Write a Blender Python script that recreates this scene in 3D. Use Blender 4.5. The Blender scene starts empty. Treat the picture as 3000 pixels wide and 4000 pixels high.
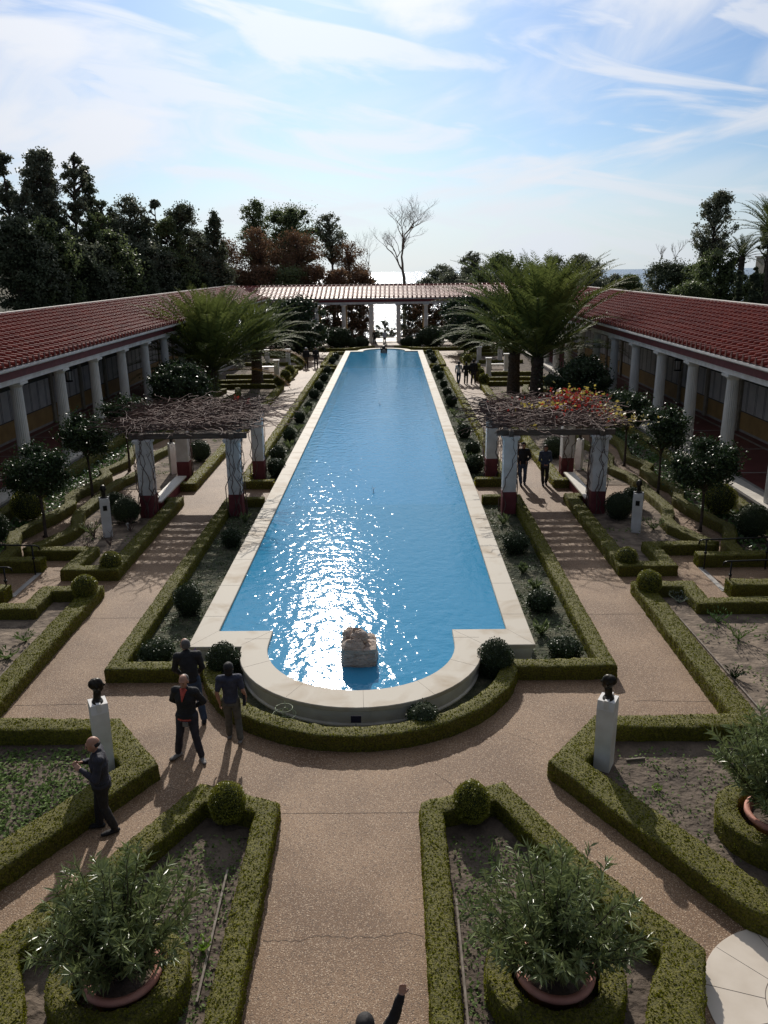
import bpy, math, random
import numpy as np
PI=math.pi
random.seed(7); rng=np.random.default_rng(11)
S=bpy.context.scene
COL=S.collection
rad=math.radians
# ------------------------------------------------------------------ mesh builder
class G:
    def __init__(s): s.v=[];s.f=[];s.n=0
    def add(s,V,F,m=0,sm=False):
        V=np.asarray(V,float).reshape(-1,3)
        if isinstance(F,np.ndarray): s.f.append((F.astype(np.int64)+s.n,m,sm))
        else:
            d={}
            for f in F: d.setdefault(len(f),[]).append(f)
            for k in d: s.f.append((np.array(d[k],np.int64)+s.n,m,sm))
        s.v.append(V); s.n+=len(V)
    def box(s,c,d,m=0,rz=0,top=None):
        x,y,z=d[0]/2,d[1]/2,d[2]/2
        tx,ty=(x,y) if top is None else (top[0]/2,top[1]/2)
        V=np.array([(-x,-y,-z),(x,-y,-z),(x,y,-z),(-x,y,-z),(-tx,-ty,z),(tx,-ty,z),(tx,ty,z),(-tx,ty,z)])
        if rz:
            a,b=math.cos(rz),math.sin(rz); V=V@np.array([(a,b,0),(-b,a,0),(0,0,1)])
        s.add(V+np.array(c),[(0,3,2,1),(4,5,6,7),(0,1,5,4),(1,2,6,5),(2,3,7,6),(3,0,4,7)],m)
    def bb(s,x0,x1,y0,y1,z0,z1,m=0): s.box(((x0+x1)/2,(y0+y1)/2,(z0+z1)/2),(abs(x1-x0),abs(y1-y0),abs(z1-z0)),m)
    def tube(s,P,R,n=8,m=0,sm=True,cap=True,sq=(1,1)):
        P=np.asarray(P,float); k=len(P)
        R=np.full(k,R) if np.isscalar(R) else np.asarray(R,float)
        T=np.gradient(P,axis=0); T/=np.linalg.norm(T,axis=1)[:,None]+1e-9
        up=np.array([0,0,1.]) if abs(T[0][2])<.9 else np.array([0,1.,0])
        V=[];prev=None
        for i in range(k):
            a=np.cross(T[i],up) if prev is None else prev-T[i]*np.dot(prev,T[i])
            a/=np.linalg.norm(a)+1e-9; prev=a; b=np.cross(T[i],a)
            ang=np.arange(n)*2*PI/n
            V.append(P[i]+R[i]*(sq[0]*np.cos(ang)[:,None]*a+sq[1]*np.sin(ang)[:,None]*b))
        V=np.concatenate(V)
        i=np.arange(k-1)[:,None]*n; j=np.arange(n)[None,:]; j2=(j+1)%n
        F=np.stack([i+j,i+j2,i+n+j2,i+n+j],-1).reshape(-1,4)
        s.add(V,F,m,sm)
        if cap:
            o=s.n-len(V)
            s.f.append((np.array([list(range(n))[::-1]])+o,m,sm)); s.f.append((np.array([[(k-1)*n+q for q in range(n)]])+o,m,sm))
    def lathe(s,prof,c=(0,0,0),n=24,m=0,sm=True,flute=0):
        V=[]
        for r,z in prof:
            for q in range(n):
                a=2*PI*q/n; rr=r*(1-flute*(q%2))
                V.append((c[0]+rr*math.cos(a),c[1]+rr*math.sin(a),c[2]+z))
        k=len(prof)
        F=[(i*n+q,i*n+(q+1)%n,(i+1)*n+(q+1)%n,(i+1)*n+q) for i in range(k-1) for q in range(n)]
        F+=[tuple(range(n))[::-1],tuple((k-1)*n+q for q in range(n))]
        s.add(V,F,m,sm)
    def ell(s,c,r,m=0,n=16,k=10,noise=0,seed=0):
        rg=np.random.default_rng(seed)
        V=[];
        for i in range(k+1):
            th=PI*i/k
            for q in range(n):
                a=2*PI*q/n; V.append((math.sin(th)*math.cos(a),math.sin(th)*math.sin(a),math.cos(th)))
        V=np.array(V); 
        if noise: V=V*(1+noise*rg.uniform(-1,1,(len(V),1)))
        V=V*np.array(r)+np.array(c)
        F=[(i*n+q,(i+1)*n+q,(i+1)*n+(q+1)%n,i*n+(q+1)%n) for i in range(k) for q in range(n)]
        s.add(V,F,m,True)
    def poly(s,pts,z0,z1=None,m=0):
        n=len(pts)
        if z1 is None: s.add([(x,y,z0) for x,y in pts],[tuple(range(n))],m); return
        s.add([(x,y,z0) for x,y in pts]+[(x,y,z1) for x,y in pts],[tuple(range(n,2*n))]+[(i,(i+1)%n,n+(i+1)%n,n+i) for i in range(n)],m)
    def leaves(s,P,L,W=None,m=0,dirs=None,flat=0,bend=0):
        """diamond leaves at points P; L length, W half width"""
        P=np.asarray(P,float); n=len(P)
        if n==0: return
        L=np.broadcast_to(L,(n,)).astype(float)*rng.uniform(.7,1.25,n); W=L*.32 if W is None else np.broadcast_to(W,(n,))*rng.uniform(.8,1.2,n)
        u=rng.normal(size=(n,3))
        if dirs is not None: u=dirs+u*.35
        if flat: u[:,2]*=(1-flat)
        u/=np.linalg.norm(u,axis=1)[:,None]+1e-9
        w=rng.normal(size=(n,3))
        if flat: w[:,2]*=(1-flat)
        w-=u*np.sum(u*w,axis=1)[:,None]; w/=np.linalg.norm(w,axis=1)[:,None]+1e-9
        u=u*(L/2)[:,None]; w=w*W[:,None]
        V=np.stack([P-u,P+w,P+u,P-w],1).reshape(-1,3)
        F=np.arange(4*n).reshape(n,4)
        s.add(V,F,m,False)
    def build(s,name,mats,parent=None,loc=None):
        me=bpy.data.meshes.new(name)
        V=np.concatenate(s.v); me.vertices.add(len(V)); me.vertices.foreach_set('co',V.astype(np.float32).ravel())
        idx=np.concatenate([f.ravel() for f,_,_ in s.f]); me.loops.add(len(idx)); me.loops.foreach_set('vertex_index',idx.astype(np.int32))
        tot=np.concatenate([np.full(len(f),f.shape[1]) for f,_,_ in s.f]); st=np.concatenate([[0],np.cumsum(tot)[:-1]])
        me.polygons.add(len(tot)); me.polygons.foreach_set('loop_start',st.astype(np.int32)); me.polygons.foreach_set('loop_total',tot.astype(np.int32))
        me.polygons.foreach_set('material_index',np.concatenate([np.full(len(f),m) for f,m,_ in s.f]).astype(np.int32))
        me.polygons.foreach_set('use_smooth',np.concatenate([np.full(len(f),sm) for f,_,sm in s.f]))
        if not isinstance(mats,(list,tuple)): mats=[mats]
        for m in mats: me.materials.append(m)
        me.update(calc_edges=True); me.validate()
        o=bpy.data.objects.new(name,me); COL.objects.link(o)
        if parent: o.parent=parent
        if loc is not None: o.location=loc
        return o
def tag(o,label=None,cat=None,group=None,kind=None):
    if label: o['label']=label
    if cat: o['category']=cat
    if group: o['group']=group
    if kind: o['kind']=kind
    return o
def thing(name,label,cat,loc=(0,0,0),rz=0,group=None):
    o=bpy.data.objects.new(name,None); COL.objects.link(o); o.location=loc; o.rotation_euler=(0,0,rz); o.empty_display_size=.2
    return tag(o,label,cat,group)
def copy_tree(o,parent=None):
    c=o.copy(); COL.objects.link(c); c.parent=parent
    for ch in list(o.children): copy_tree(ch,c)
    return c
SIDE={1:'right',-1:'left'}
ORD=['first','second','third','fourth','fifth','sixth','seventh','eighth','ninth','tenth','eleventh','twelfth','thirteenth','fourteenth','fifteenth','sixteenth','seventeenth','eighteenth']
# ------------------------------------------------------------------ materials
def nt(name):
    m=bpy.data.materials.new(name); m.use_nodes=True; t=m.node_tree; b=t.nodes['Principled BSDF']
    return m,t,b,t.nodes,t.links
def mat(name,c1,c2=None,scale=5,rough=.7,bump=0,bscale=None,spec=.5,metal=0,detail=4,lo=.35,hi=.65,speck=None,coat=0,stretch=None):
    m,t,b,N,L=nt(name)
    b.inputs['Roughness'].default_value=rough; b.inputs['Metallic'].default_value=metal
    b.inputs['Specular IOR Level'].default_value=spec; b.inputs['Coat Weight'].default_value=coat
    b.inputs['Base Color'].default_value=(*c1,1)
    tc=N.new('ShaderNodeTexCoord'); src=tc.outputs['Object']
    if stretch:
        mp=N.new('ShaderNodeMapping'); mp.inputs['Scale'].default_value=stretch; L.new(src,mp.inputs[0]); src=mp.outputs[0]
    out=None
    if c2:
        n=N.new('ShaderNodeTexNoise'); n.inputs['Scale'].default_value=scale; n.inputs['Detail'].default_value=detail; L.new(src,n.inputs['Vector'])
        r=N.new('ShaderNodeValToRGB'); r.color_ramp.elements[0].position=lo; r.color_ramp.elements[1].position=hi
        r.color_ramp.elements[0].color=(*c1,1); r.color_ramp.elements[1].color=(*c2,1)
        L.new(n.outputs['Fac'],r.inputs[0]); out=r.outputs[0]
    if speck:  # (scale, lightcolor, amount)
        for sc,cc,th in speck:
            v=N.new('ShaderNodeTexVoronoi'); v.inputs['Scale'].default_value=sc; L.new(src,v.inputs['Vector'])
            r=N.new('ShaderNodeValToRGB'); r.color_ramp.elements[0].position=th-.03; r.color_ramp.elements[1].position=th+.03
            s=N.new('ShaderNodeSeparateColor'); L.new(v.outputs['Color'],s.inputs[0]); L.new(s.outputs[0],r.inputs[0])
            mx=N.new('ShaderNodeMix'); mx.data_type='RGBA'; L.new(r.outputs[0],mx.inputs['Factor'])
            if out is not None: L.new(out,mx.inputs['A'])
            else: mx.inputs['A'].default_value=(*c1,1)
            mx.inputs['B'].default_value=(*cc,1); out=mx.outputs['Result']
    if out is not None: L.new(out,b.inputs['Base Color'])
    if bump:
        n=N.new('ShaderNodeTexNoise'); n.inputs['Scale'].default_value=bscale or scale*3; n.inputs['Detail'].default_value=5; L.new(src,n.inputs['Vector'])
        bp=N.new('ShaderNodeBump'); bp.inputs['Strength'].default_value=1; bp.inputs['Distance'].default_value=bump; L.new(n.outputs['Fac'],bp.inputs['Height']); L.new(bp.outputs[0],b.inputs['Normal'])
    return m
def leafmat(name,c1,c2,rough=.5,tr=.25,spec=.5,c3=None):
    m,t,b,N,L=nt(name)
    g=N.new('ShaderNodeNewGeometry'); r=N.new('ShaderNodeValToRGB')
    r.color_ramp.elements[0].color=(*c1,1); r.color_ramp.elements[1].color=(*c2,1)
    if c3: e=r.color_ramp.elements.new(.9); e.color=(*c2,1); r.color_ramp.elements[-1].color=(*c3,1)
    tc=N.new('ShaderNodeTexCoord'); nz=N.new('ShaderNodeTexNoise'); nz.inputs['Scale'].default_value=1.7; nz.inputs['Detail'].default_value=3; L.new(tc.outputs['Object'],nz.inputs['Vector'])
    a=N.new('ShaderNodeMath'); a.operation='MULTIPLY_ADD'; a.inputs[1].default_value=.55; L.new(g.outputs['Random Per Island'],a.inputs[0])
    s2=N.new('ShaderNodeMath'); s2.operation='MULTIPLY'; s2.inputs[1].default_value=.6; L.new(nz.outputs['Fac'],s2.inputs[0]); L.new(s2.outputs[0],a.inputs[2])
    L.new(a.outputs[0],r.inputs[0]); L.new(r.outputs[0],b.inputs['Base Color'])
    b.inputs['Roughness'].default_value=rough; b.inputs['Specular IOR Level'].default_value=spec
    if tr:
        T=N.new('ShaderNodeBsdfTranslucent'); L.new(r.outputs[0],T.inputs[0]); mx=N.new('ShaderNodeMixShader'); mx.inputs[0].default_value=tr
        L.new(b.outputs[0],mx.inputs[1]); L.new(T.outputs[0],mx.inputs[2]); L.new(mx.outputs[0],N['Material Output'].inputs[0])
    return m
MT={}
MT['path']=mat('exposed_aggregate',(.185,.108,.058),(.32,.205,.12),scale=.6,rough=.65,spec=.3,bump=.012,bscale=55,detail=5,speck=[(85,(.52,.39,.27),.87),(75,(.13,.085,.055),.84)])
MT['soil']=mat('garden_soil',(.055,.04,.03),(.17,.13,.095),scale=1.8,rough=.95,bump=.09,bscale=7,detail=7,lo=.3,hi=.7)
MT['turf']=mat('low_turf',(.035,.045,.02),(.14,.13,.08),scale=2.2,rough=.95,bump=.08,bscale=12,detail=8,lo=.4,hi=.72)
MT['sand']=mat('sandy_soil',(.10,.075,.055),(.27,.21,.155),scale=2.4,rough=.95,bump=.07,bscale=6,detail=6)
MT['hedge']=mat('box_hedge_body',(.045,.043,.005),(.17,.155,.014),scale=30,rough=.8,bump=.02,bscale=60)
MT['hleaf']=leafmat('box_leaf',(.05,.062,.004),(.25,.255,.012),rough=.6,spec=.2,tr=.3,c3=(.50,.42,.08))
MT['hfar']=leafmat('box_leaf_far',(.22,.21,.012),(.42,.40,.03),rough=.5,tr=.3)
MT['ball']=leafmat('box_ball_leaf',(.06,.065,.008),(.34,.34,.03),rough=.4,tr=.2)
MT['shrub']=leafmat('dark_shrub_leaf',(.014,.03,.012),(.055,.085,.03),rough=.45,tr=.1,spec=.35)
MT['laurel']=leafmat('laurel_leaf',(.014,.032,.012),(.06,.10,.035),rough=.42,tr=.15,spec=.35)
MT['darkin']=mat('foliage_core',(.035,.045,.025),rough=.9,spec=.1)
MT['oleander']=leafmat('oleander_leaf',(.07,.11,.035),(.27,.32,.13),rough=.3,tr=.2,spec=.6,c3=(.2,.19,.07))
MT['palm']=leafmat('palm_leaf',(.06,.085,.02),(.21,.25,.07),rough=.65,tr=.3,spec=.15)
MT['palmdry']=leafmat('dry_palm_leaf',(.45,.2,.03),(.6,.33,.06),rough=.6,tr=.3)
MT['bark']=mat('bark',(.05,.037,.028),(.12,.09,.07),scale=9,rough=.95,bump=.03,bscale=20)
MT['palebark']=mat('pale_bark',(.20,.16,.13),(.33,.28,.23),scale=6,rough=.9)
MT['tree_dark']=leafmat('cypress_leaf',(.06,.08,.05),(.16,.19,.11),rough=.6,tr=.25,spec=.25)
MT['tree_euc']=leafmat('eucalyptus_leaf',(.09,.11,.075),(.24,.26,.17),rough=.5,tr=.3,spec=.4)
MT['tree_green']=leafmat('pepper_tree_leaf',(.08,.115,.045),(.22,.27,.11),rough=.5,tr=.35,spec=.4)
MT['tree_brown']=leafmat('autumn_leaf',(.13,.08,.05),(.28,.165,.09),rough=.6,tr=.35,spec=.3)
MT['ivy']=leafmat('ivy_leaf',(.04,.09,.02),(.12,.22,.06),rough=.35,tr=.2)
MT['cover']=leafmat('ground_cover_leaf',(.08,.13,.035),(.20,.29,.09),rough=.75,spec=.15,tr=.25)
MT['lime']=leafmat('lime_leaf',(.16,.28,.03),(.3,.45,.06),rough=.5,tr=.3)
MT['redleaf']=leafmat('red_vine_leaf',(.20,.018,.015),(.38,.045,.03),rough=.5,tr=.45)
MT['yelleaf']=leafmat('yellow_vine_leaf',(.30,.24,.03),(.55,.45,.12),rough=.5,tr=.45)
MT['vine']=mat('vine_wood',(.09,.055,.045),(.2,.13,.11),scale=4,rough=.8)
MT['marble']=mat('travertine_coping',(.66,.60,.50),(.80,.76,.67),scale=1.3,rough=.42,detail=8,bump=.004,bscale=18,lo=.3,hi=.6)
MT['marblewall']=mat('travertine_wall',(.66,.62,.56),(.82,.79,.73),scale=2.5,rough=.6,detail=6)
MT['white']=mat('white_plaster',(.70,.68,.64),(.88,.87,.85),scale=2.2,rough=.7,detail=6)
MT['colwhite']=mat('column_plaster',(.74,.73,.69),(.88,.87,.83),scale=4,rough=.7,detail=6,stretch=(1,1,.3))
MT['maroon']=mat('maroon_paint',(.16,.03,.035),(.21,.045,.05),scale=3,rough=.6,detail=5)
MT['tile']=mat('terracotta_tile',(.15,.022,.016),(.30,.06,.035),scale=1.1,rough=.5,detail=9,spec=.4)
MT['tile']=leafmat('terracotta_tile',(.14,.02,.014),(.32,.06,.035),rough=.55,tr=0,spec=.25,c3=(.32,.09,.06))
MT['tiledark']=mat('terracotta_antefix',(.13,.04,.03),(.2,.06,.04),scale=5,rough=.6)
MT['ridge']=mat('ridge_mortar',(.55,.51,.45),(.68,.64,.57),scale=4,rough=.8)
MT['ochre']=mat('ochre_dado',(.32,.20,.07),(.42,.27,.10),scale=2,rough=.6,detail=6)
MT['panel']=mat('grey_white_panel',(.46,.46,.46),(.6,.59,.57),scale=1.5,rough=.6,detail=6)
MT['line']=mat('painted_dark_band',(.05,.055,.06),rough=.6)
MT['greenwall']=mat('dark_green_band',(.06,.065,.05),(.10,.09,.06),scale=2,rough=.7)
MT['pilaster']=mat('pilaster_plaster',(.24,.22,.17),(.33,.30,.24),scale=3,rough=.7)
MT['floor']=mat('maroon_floor',(.14,.035,.035),(.19,.055,.05),scale=2,rough=.45)
MT['cement']=mat('grey_border_stone',(.30,.28,.26),(.4,.38,.35),scale=3,rough=.7)
MT['wood']=mat('weathered_beam',(.10,.08,.065),(.19,.155,.125),scale=8,rough=.85,bump=.01,bscale=30,stretch=(.3,6,6))
MT['bronze']=mat('dark_bronze',(.02,.017,.015),(.05,.045,.035),scale=14,rough=.42,metal=.75)
MT['iron']=mat('black_iron',(.02,.02,.02),rough=.35,metal=.6)
MT['terra']=mat('terracotta_pot',(.52,.22,.16),(.62,.30,.22),scale=5,rough=.75,bump=.005,bscale=30)
MT['stone']=mat('travertine_rock',(.36,.27,.21),(.60,.50,.42),scale=5,rough=.85,bump=.05,bscale=9,detail=8,stretch=(1,1,3))
MT['paver']=mat('cream_paver',(.60,.52,.42),(.68,.60,.50),scale=2.5,rough=.55,detail=6)
MT['joint']=mat('dark_joint',(.10,.075,.06),rough=.9)
MT['plank']=mat('grey_edging',(.18,.15,.12),(.28,.24,.2),scale=10,rough=.9)
MT['purple']=mat('purple_petal',(.18,.04,.35),rough=.5)
MT['plastic']=mat('white_plastic',(.6,.6,.58),rough=.4)
MT['green_wire']=mat('pale_green_wire',(.35,.42,.25),rough=.5)
MT['skin']=mat('skin',(.42,.22,.15),(.48,.26,.18),scale=8,rough=.5)
MT['skin2']=mat('skin_pale',(.5,.30,.22),(.55,.34,.26),scale=8,rough=.5)
def cloth(n,c,r=.8): 
    MT[n]=mat('cloth_'+n,c,tuple(min(1,x*1.5+.004) for x in c),scale=9,rough=r,bump=.012,bscale=14)
cloth('navy',(.022,.022,.032)); cloth('black',(.010,.010,.012)); cloth('jeans',(.03,.05,.09)); cloth('olive',(.085,.08,.065)); cloth('tee',(.035,.04,.065)); cloth('red',(.42,.07,.05)); cloth('whitecloth',(.6,.6,.62)); cloth('greyshoe',(.18,.17,.16)); cloth('bluecoat',(.04,.055,.09)); cloth('brown',(.06,.04,.03)); cloth('hairblack',(.012,.010,.010),.75); cloth('hairgrey',(.10,.09,.085),.7); cloth('hairbrown',(.07,.04,.025),.5); cloth('eye',(.02,.015,.012),.2)
# ------------------------------------------------------------------ world, sun, camera
SUN_EL=rad(28.5); SUN_DX=-.086
az=math.atan2(SUN_DX,1)
sd=np.array([math.sin(az)*math.cos(SUN_EL),math.cos(az)*math.cos(SUN_EL),math.sin(SUN_EL)])
W=bpy.data.worlds.new('World'); S.world=W; W.use_nodes=True; N=W.node_tree.nodes; L=W.node_tree.links
bg=N['Background']; bg.inputs[1].default_value=1.0
sky=N.new('ShaderNodeTexSky'); sky.sky_type='NISHITA'; sky.sun_disc=False; sky.sun_elevation=SUN_EL; sky.sun_rotation=az; sky.air_density=1; sky.dust_density=.6; sky.ozone_density=1.5
def math_(op,a,b=None,c=None):
    n=N.new('ShaderNodeMath'); n.operation=op
    for i,x in enumerate((a,b,c)):
        if x is None: continue
        if isinstance(x,(int,float)): n.inputs[i].default_value=x
        else: L.new(x,n.inputs[i])
    return n.outputs[0]
tc=N.new('ShaderNodeTexCoord'); sep=N.new('ShaderNodeSeparateXYZ'); L.new(tc.outputs['Generated'],sep.inputs[0])
zc=math_('MAXIMUM',sep.outputs[2],0.0); zz=math_('ADD',zc,.13)
u=math_('DIVIDE',sep.outputs[0],zz); v=math_('DIVIDE',sep.outputs[1],zz)
cb=N.new('ShaderNodeCombineXYZ'); L.new(u,cb.inputs[0]); L.new(v,cb.inputs[1])
def layer(scale,rot,sc,det,dist,lo,hi,off=(0,0,0)):
    rt=N.new('ShaderNodeVectorRotate'); rt.rotation_type='Y_AXIS'; rt.inputs['Angle'].default_value=rad(rot); L.new(tc.outputs['Generated'],rt.inputs['Vector'])
    mp=N.new('ShaderNodeMapping'); mp.inputs['Scale'].default_value=scale; mp.inputs['Location'].default_value=off
    L.new(rt.outputs[0],mp.inputs[0]); n=N.new('ShaderNodeTexNoise'); n.inputs['Scale'].default_value=sc; n.inputs['Detail'].default_value=det; n.inputs['Distortion'].default_value=dist; n.inputs['Roughness'].default_value=.52
    L.new(mp.outputs[0],n.inputs['Vector']); r=N.new('ShaderNodeMapRange'); r.interpolation_type='SMOOTHSTEP'; r.inputs[1].default_value=lo; r.inputs[2].default_value=hi; L.new(n.outputs['Fac'],r.inputs[0]); return r.outputs[0]
c1=layer((1.6,.5,5.5),9,1.5,8,.9,.40,.58,(1.1,.7,.35))
c2=layer((2.2,.5,11.0),-10,1.6,10,1.0,.46,.60,(5.2,.3,2.1))
c3=layer((3,.5,20.0),14,1.5,10,.6,.42,.75,(2,2,1))
cl=math_('MAXIMUM',math_('MULTIPLY',c1,.95),math_('MULTIPLY',c2,.75)); cl=math_('MAXIMUM',cl,math_('MULTIPLY',c3,.35))
hz=N.new('ShaderNodeMapRange'); hz.inputs[1].default_value=.0; hz.inputs[2].default_value=.17; hz.inputs[3].default_value=.0; hz.inputs[4].default_value=0; L.new(zc,hz.inputs[0])
cl=math_('MAXIMUM',cl,hz.outputs[0])
# forward scattering: clouds get brighter towards the sun
dt=N.new('ShaderNodeVectorMath'); dt.operation='DOT_PRODUCT'; L.new(tc.outputs['Generated'],dt.inputs[0]); dt.inputs[1].default_value=tuple(sd)
d01=math_('MAXIMUM',dt.outputs['Value'],0.0)
fw=math_('ADD',math_('MULTIPLY',math_('POWER',d01,1.3),.84),math_('MULTIPLY',math_('POWER',d01,30.0),.2)); cb_=math_('ADD',fw,.15)
mxc=N.new('ShaderNodeVectorMath'); mxc.operation='SCALE'; mxc.inputs[0].default_value=(.94,.97,1.04); L.new(cb_,mxc.inputs['Scale'])
sk=N.new('ShaderNodeVectorMath'); sk.operation='SCALE'; L.new(sky.outputs[0],sk.inputs[0]); L.new(math_('ADD',math_('MULTIPLY',math_('POWER',d01,2.0),.031),.045),sk.inputs['Scale'])
SKYTINT=N.new('ShaderNodeVectorMath'); SKYTINT.operation='MULTIPLY'; L.new(sk.outputs[0],SKYTINT.inputs[0]); SKYTINT.inputs[1].default_value=(.72,.93,1.24)
mx=N.new('ShaderNodeMix'); mx.data_type='RGBA'; L.new(cl,mx.inputs['Factor']); L.new(SKYTINT.outputs[0],mx.inputs['A']); L.new(mxc.outputs[0],mx.inputs['B'])
hm=N.new('ShaderNodeMapRange'); hm.interpolation_type='SMOOTHSTEP'; hm.inputs[1].default_value=.0; hm.inputs[2].default_value=.13; hm.inputs[3].default_value=.8; hm.inputs[4].default_value=0; L.new(zc,hm.inputs[0])
hc=N.new('ShaderNodeVectorMath'); hc.operation='SCALE'; hc.inputs[0].default_value=(.80,.92,1.05); L.new(math_('ADD',math_('MULTIPLY',math_('POWER',d01,1.5),.92),.12),hc.inputs['Scale'])
m3=N.new('ShaderNodeMix'); m3.data_type='RGBA'; L.new(math_('MULTIPLY',hm.outputs[0],math_('SUBTRACT',1.0,math_('MULTIPLY',cl,.6))),m3.inputs['Factor']); L.new(mx.outputs['Result'],m3.inputs['A']); L.new(hc.outputs[0],m3.inputs['B'])
L.new(m3.outputs['Result'],bg.inputs[0])
sl=bpy.data.lights.new('sun','SUN'); sl.energy=3.8; sl.angle=rad(.53); sl.color=(1,.93,.84); so=bpy.data.objects.new('sun',sl); COL.objects.link(so)
from mathutils import Vector, Matrix
so.rotation_euler=Vector(sd).to_track_quat('Z','Y').to_euler()
cam=bpy.data.cameras.new('camera'); co=bpy.data.objects.new('camera',cam); COL.objects.link(co); S.camera=co
cam.sensor_fit='VERTICAL'; cam.sensor_height=24; cam.lens=19.2; cam.clip_end=30000; cam.clip_start=.1
pitch=math.atan(960/3200); yaw=-.0114; roll=.0125
F=np.array((math.sin(yaw)*math.cos(pitch),math.cos(yaw)*math.cos(pitch),-math.sin(pitch)))
R0=np.array((math.cos(yaw),-math.sin(yaw),0)); U0=np.cross(R0,F)
Rr=math.cos(roll)*R0-math.sin(roll)*U0; Ur=math.sin(roll)*R0+math.cos(roll)*U0
co.matrix_world=Matrix(((Rr[0],Ur[0],-F[0],.75),(Rr[1],Ur[1],-F[1],0),(Rr[2],Ur[2],-F[2],8.7),(0,0,0,1)))
def px(x,y,Y):
    """a point of the photo (in 1659x2212 units) at depth Y"""
    a=(x*1.8083-1500)/3200; b=(y*1.8083-2000)/3200
    d=F+a*Rr-b*Ur; t=Y/d[1]; return .75+t*d[0],8.7+t*d[2]
S.view_settings.view_transform='Standard'; S.view_settings.look='None'; S.view_settings.exposure=0; S.view_settings.gamma=1
S.cycles.sample_clamp_indirect=6; S.cycles.max_bounces=6; S.cycles.transparent_max_bounces=12
S.cycles.caustics_reflective=False; S.cycles.caustics_refractive=False
# ------------------------------------------------------------------ ground, terrain, sea
g=G(); g.bb(-19,19,-2,106,-1.5,0); tag(g.build('path',MT['path']),kind='structure')
def terrain_z(x,y):
    d=max(0,y-106)
    z=-.6-min(62,d*.13)
    if abs(x)>20: z+=min(9,(abs(x)-20)*.16)*(1 if y<260 else max(0,1-(y-260)/250))*(1.0 if x<0 else .35)
    if x<-30 and y<330: z+=min(26,(-x-30)*.26)*min(1,max(0,(330-y)/120))
    return max(z,-64)
g=G(); xs=np.concatenate([np.linspace(-400,-30,24),np.linspace(-26,26,14),np.linspace(30,400,24)]); ys=np.concatenate([np.linspace(-20,105.9,12),np.linspace(106.1,700,60)])
V=[(x,y,terrain_z(x,y)+random.uniform(-.2,.2)-.3) for y in ys for x in xs]; nx=len(xs)
F_=[(j*nx+i,j*nx+i+1,(j+1)*nx+i+1,(j+1)*nx+i) for j in range(len(ys)-1) for i in range(nx-1)]
g.add(V,F_,0,True); tag(g.build('terrain',mat('hillside_scrub',(.03,.035,.015),(.08,.07,.035),scale=.12,rough=.95,detail=8,bump=.5,bscale=.5)),kind='structure')
m,t,b,N_,L_=nt('sea_water'); b.inputs['Base Color'].default_value=(.012,.045,.085,1); b.inputs['Roughness'].default_value=.2; b.inputs['IOR'].default_value=1.33
tcn=N_.new('ShaderNodeTexCoord'); n1=N_.new('ShaderNodeTexNoise'); n1.inputs['Scale'].default_value=.045; n1.inputs['Detail'].default_value=6; n1.inputs['Roughness'].default_value=.65; L_.new(tcn.outputs['Object'],n1.inputs['Vector'])
bp=N_.new('ShaderNodeBump'); bp.inputs['Distance'].default_value=5.5; L_.new(n1.outputs['Fac'],bp.inputs['Height']); L_.new(bp.outputs[0],b.inputs['Normal'])
g=G(); n=96; g.add([(0,0,0)]+[(10500*math.cos(2*PI*i/n),10500*math.sin(2*PI*i/n),0) for i in range(n)],[(0,i+1,(i+1)%n+1) for i in range(n)])
tag(g.build('sea',m,loc=(0,0,-60)),kind='structure')
# cracks and joints in the path
def strip(g,P,w,z,m=0):
    P=np.array(P,float)
    T=np.gradient(P,axis=0); T/=np.linalg.norm(T,axis=1)[:,None]; Nn=np.stack([-T[:,1],T[:,0]],1)*w/2
    k=len(P); V=np.concatenate([np.c_[P+Nn,np.full(k,z)],np.c_[P-Nn,np.full(k,z)]])
    g.add(V,[(i,i+k,i+k+1,i+1) for i in range(k-1)],m)
def wig(p0,p1,n,a): 
    r=[];o=0
    for i in range(n+1):
        t_=i/n; o+=random.uniform(-a,a); o*=.9
        r.append((p0[0]+(p1[0]-p0[0])*t_+o*.3,p0[1]+(p1[1]-p0[1])*t_+o))
    return r
g=G()
strip(g,wig((-1.05,8.95),(1.12,9.0),60,.03),.0065,.004); strip(g,wig((1.45,12.7),(1.95,11.95),24,.02),.006,.004); strip(g,wig((2.9,14.0),(3.9,13.3),30,.025),.005,.004)
for s in (-1,1):
    strip(g,[(s*5.65,19.6),(s*7.25,19.6)],.012,.004); strip(g,wig((s*5.7,15.2),(s*7.2,15.15),14,.02),.01,.004)
    for yy in (26,36,44,52,60,68,76): strip(g,[(s*5.65,yy),(s*7.25,yy)],.014,.004)
strip(g,[(-1.15,11.6),(1.15,11.6)],.008,.004)
tag(g.build('path_joints',MT['joint']),kind='structure')
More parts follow.
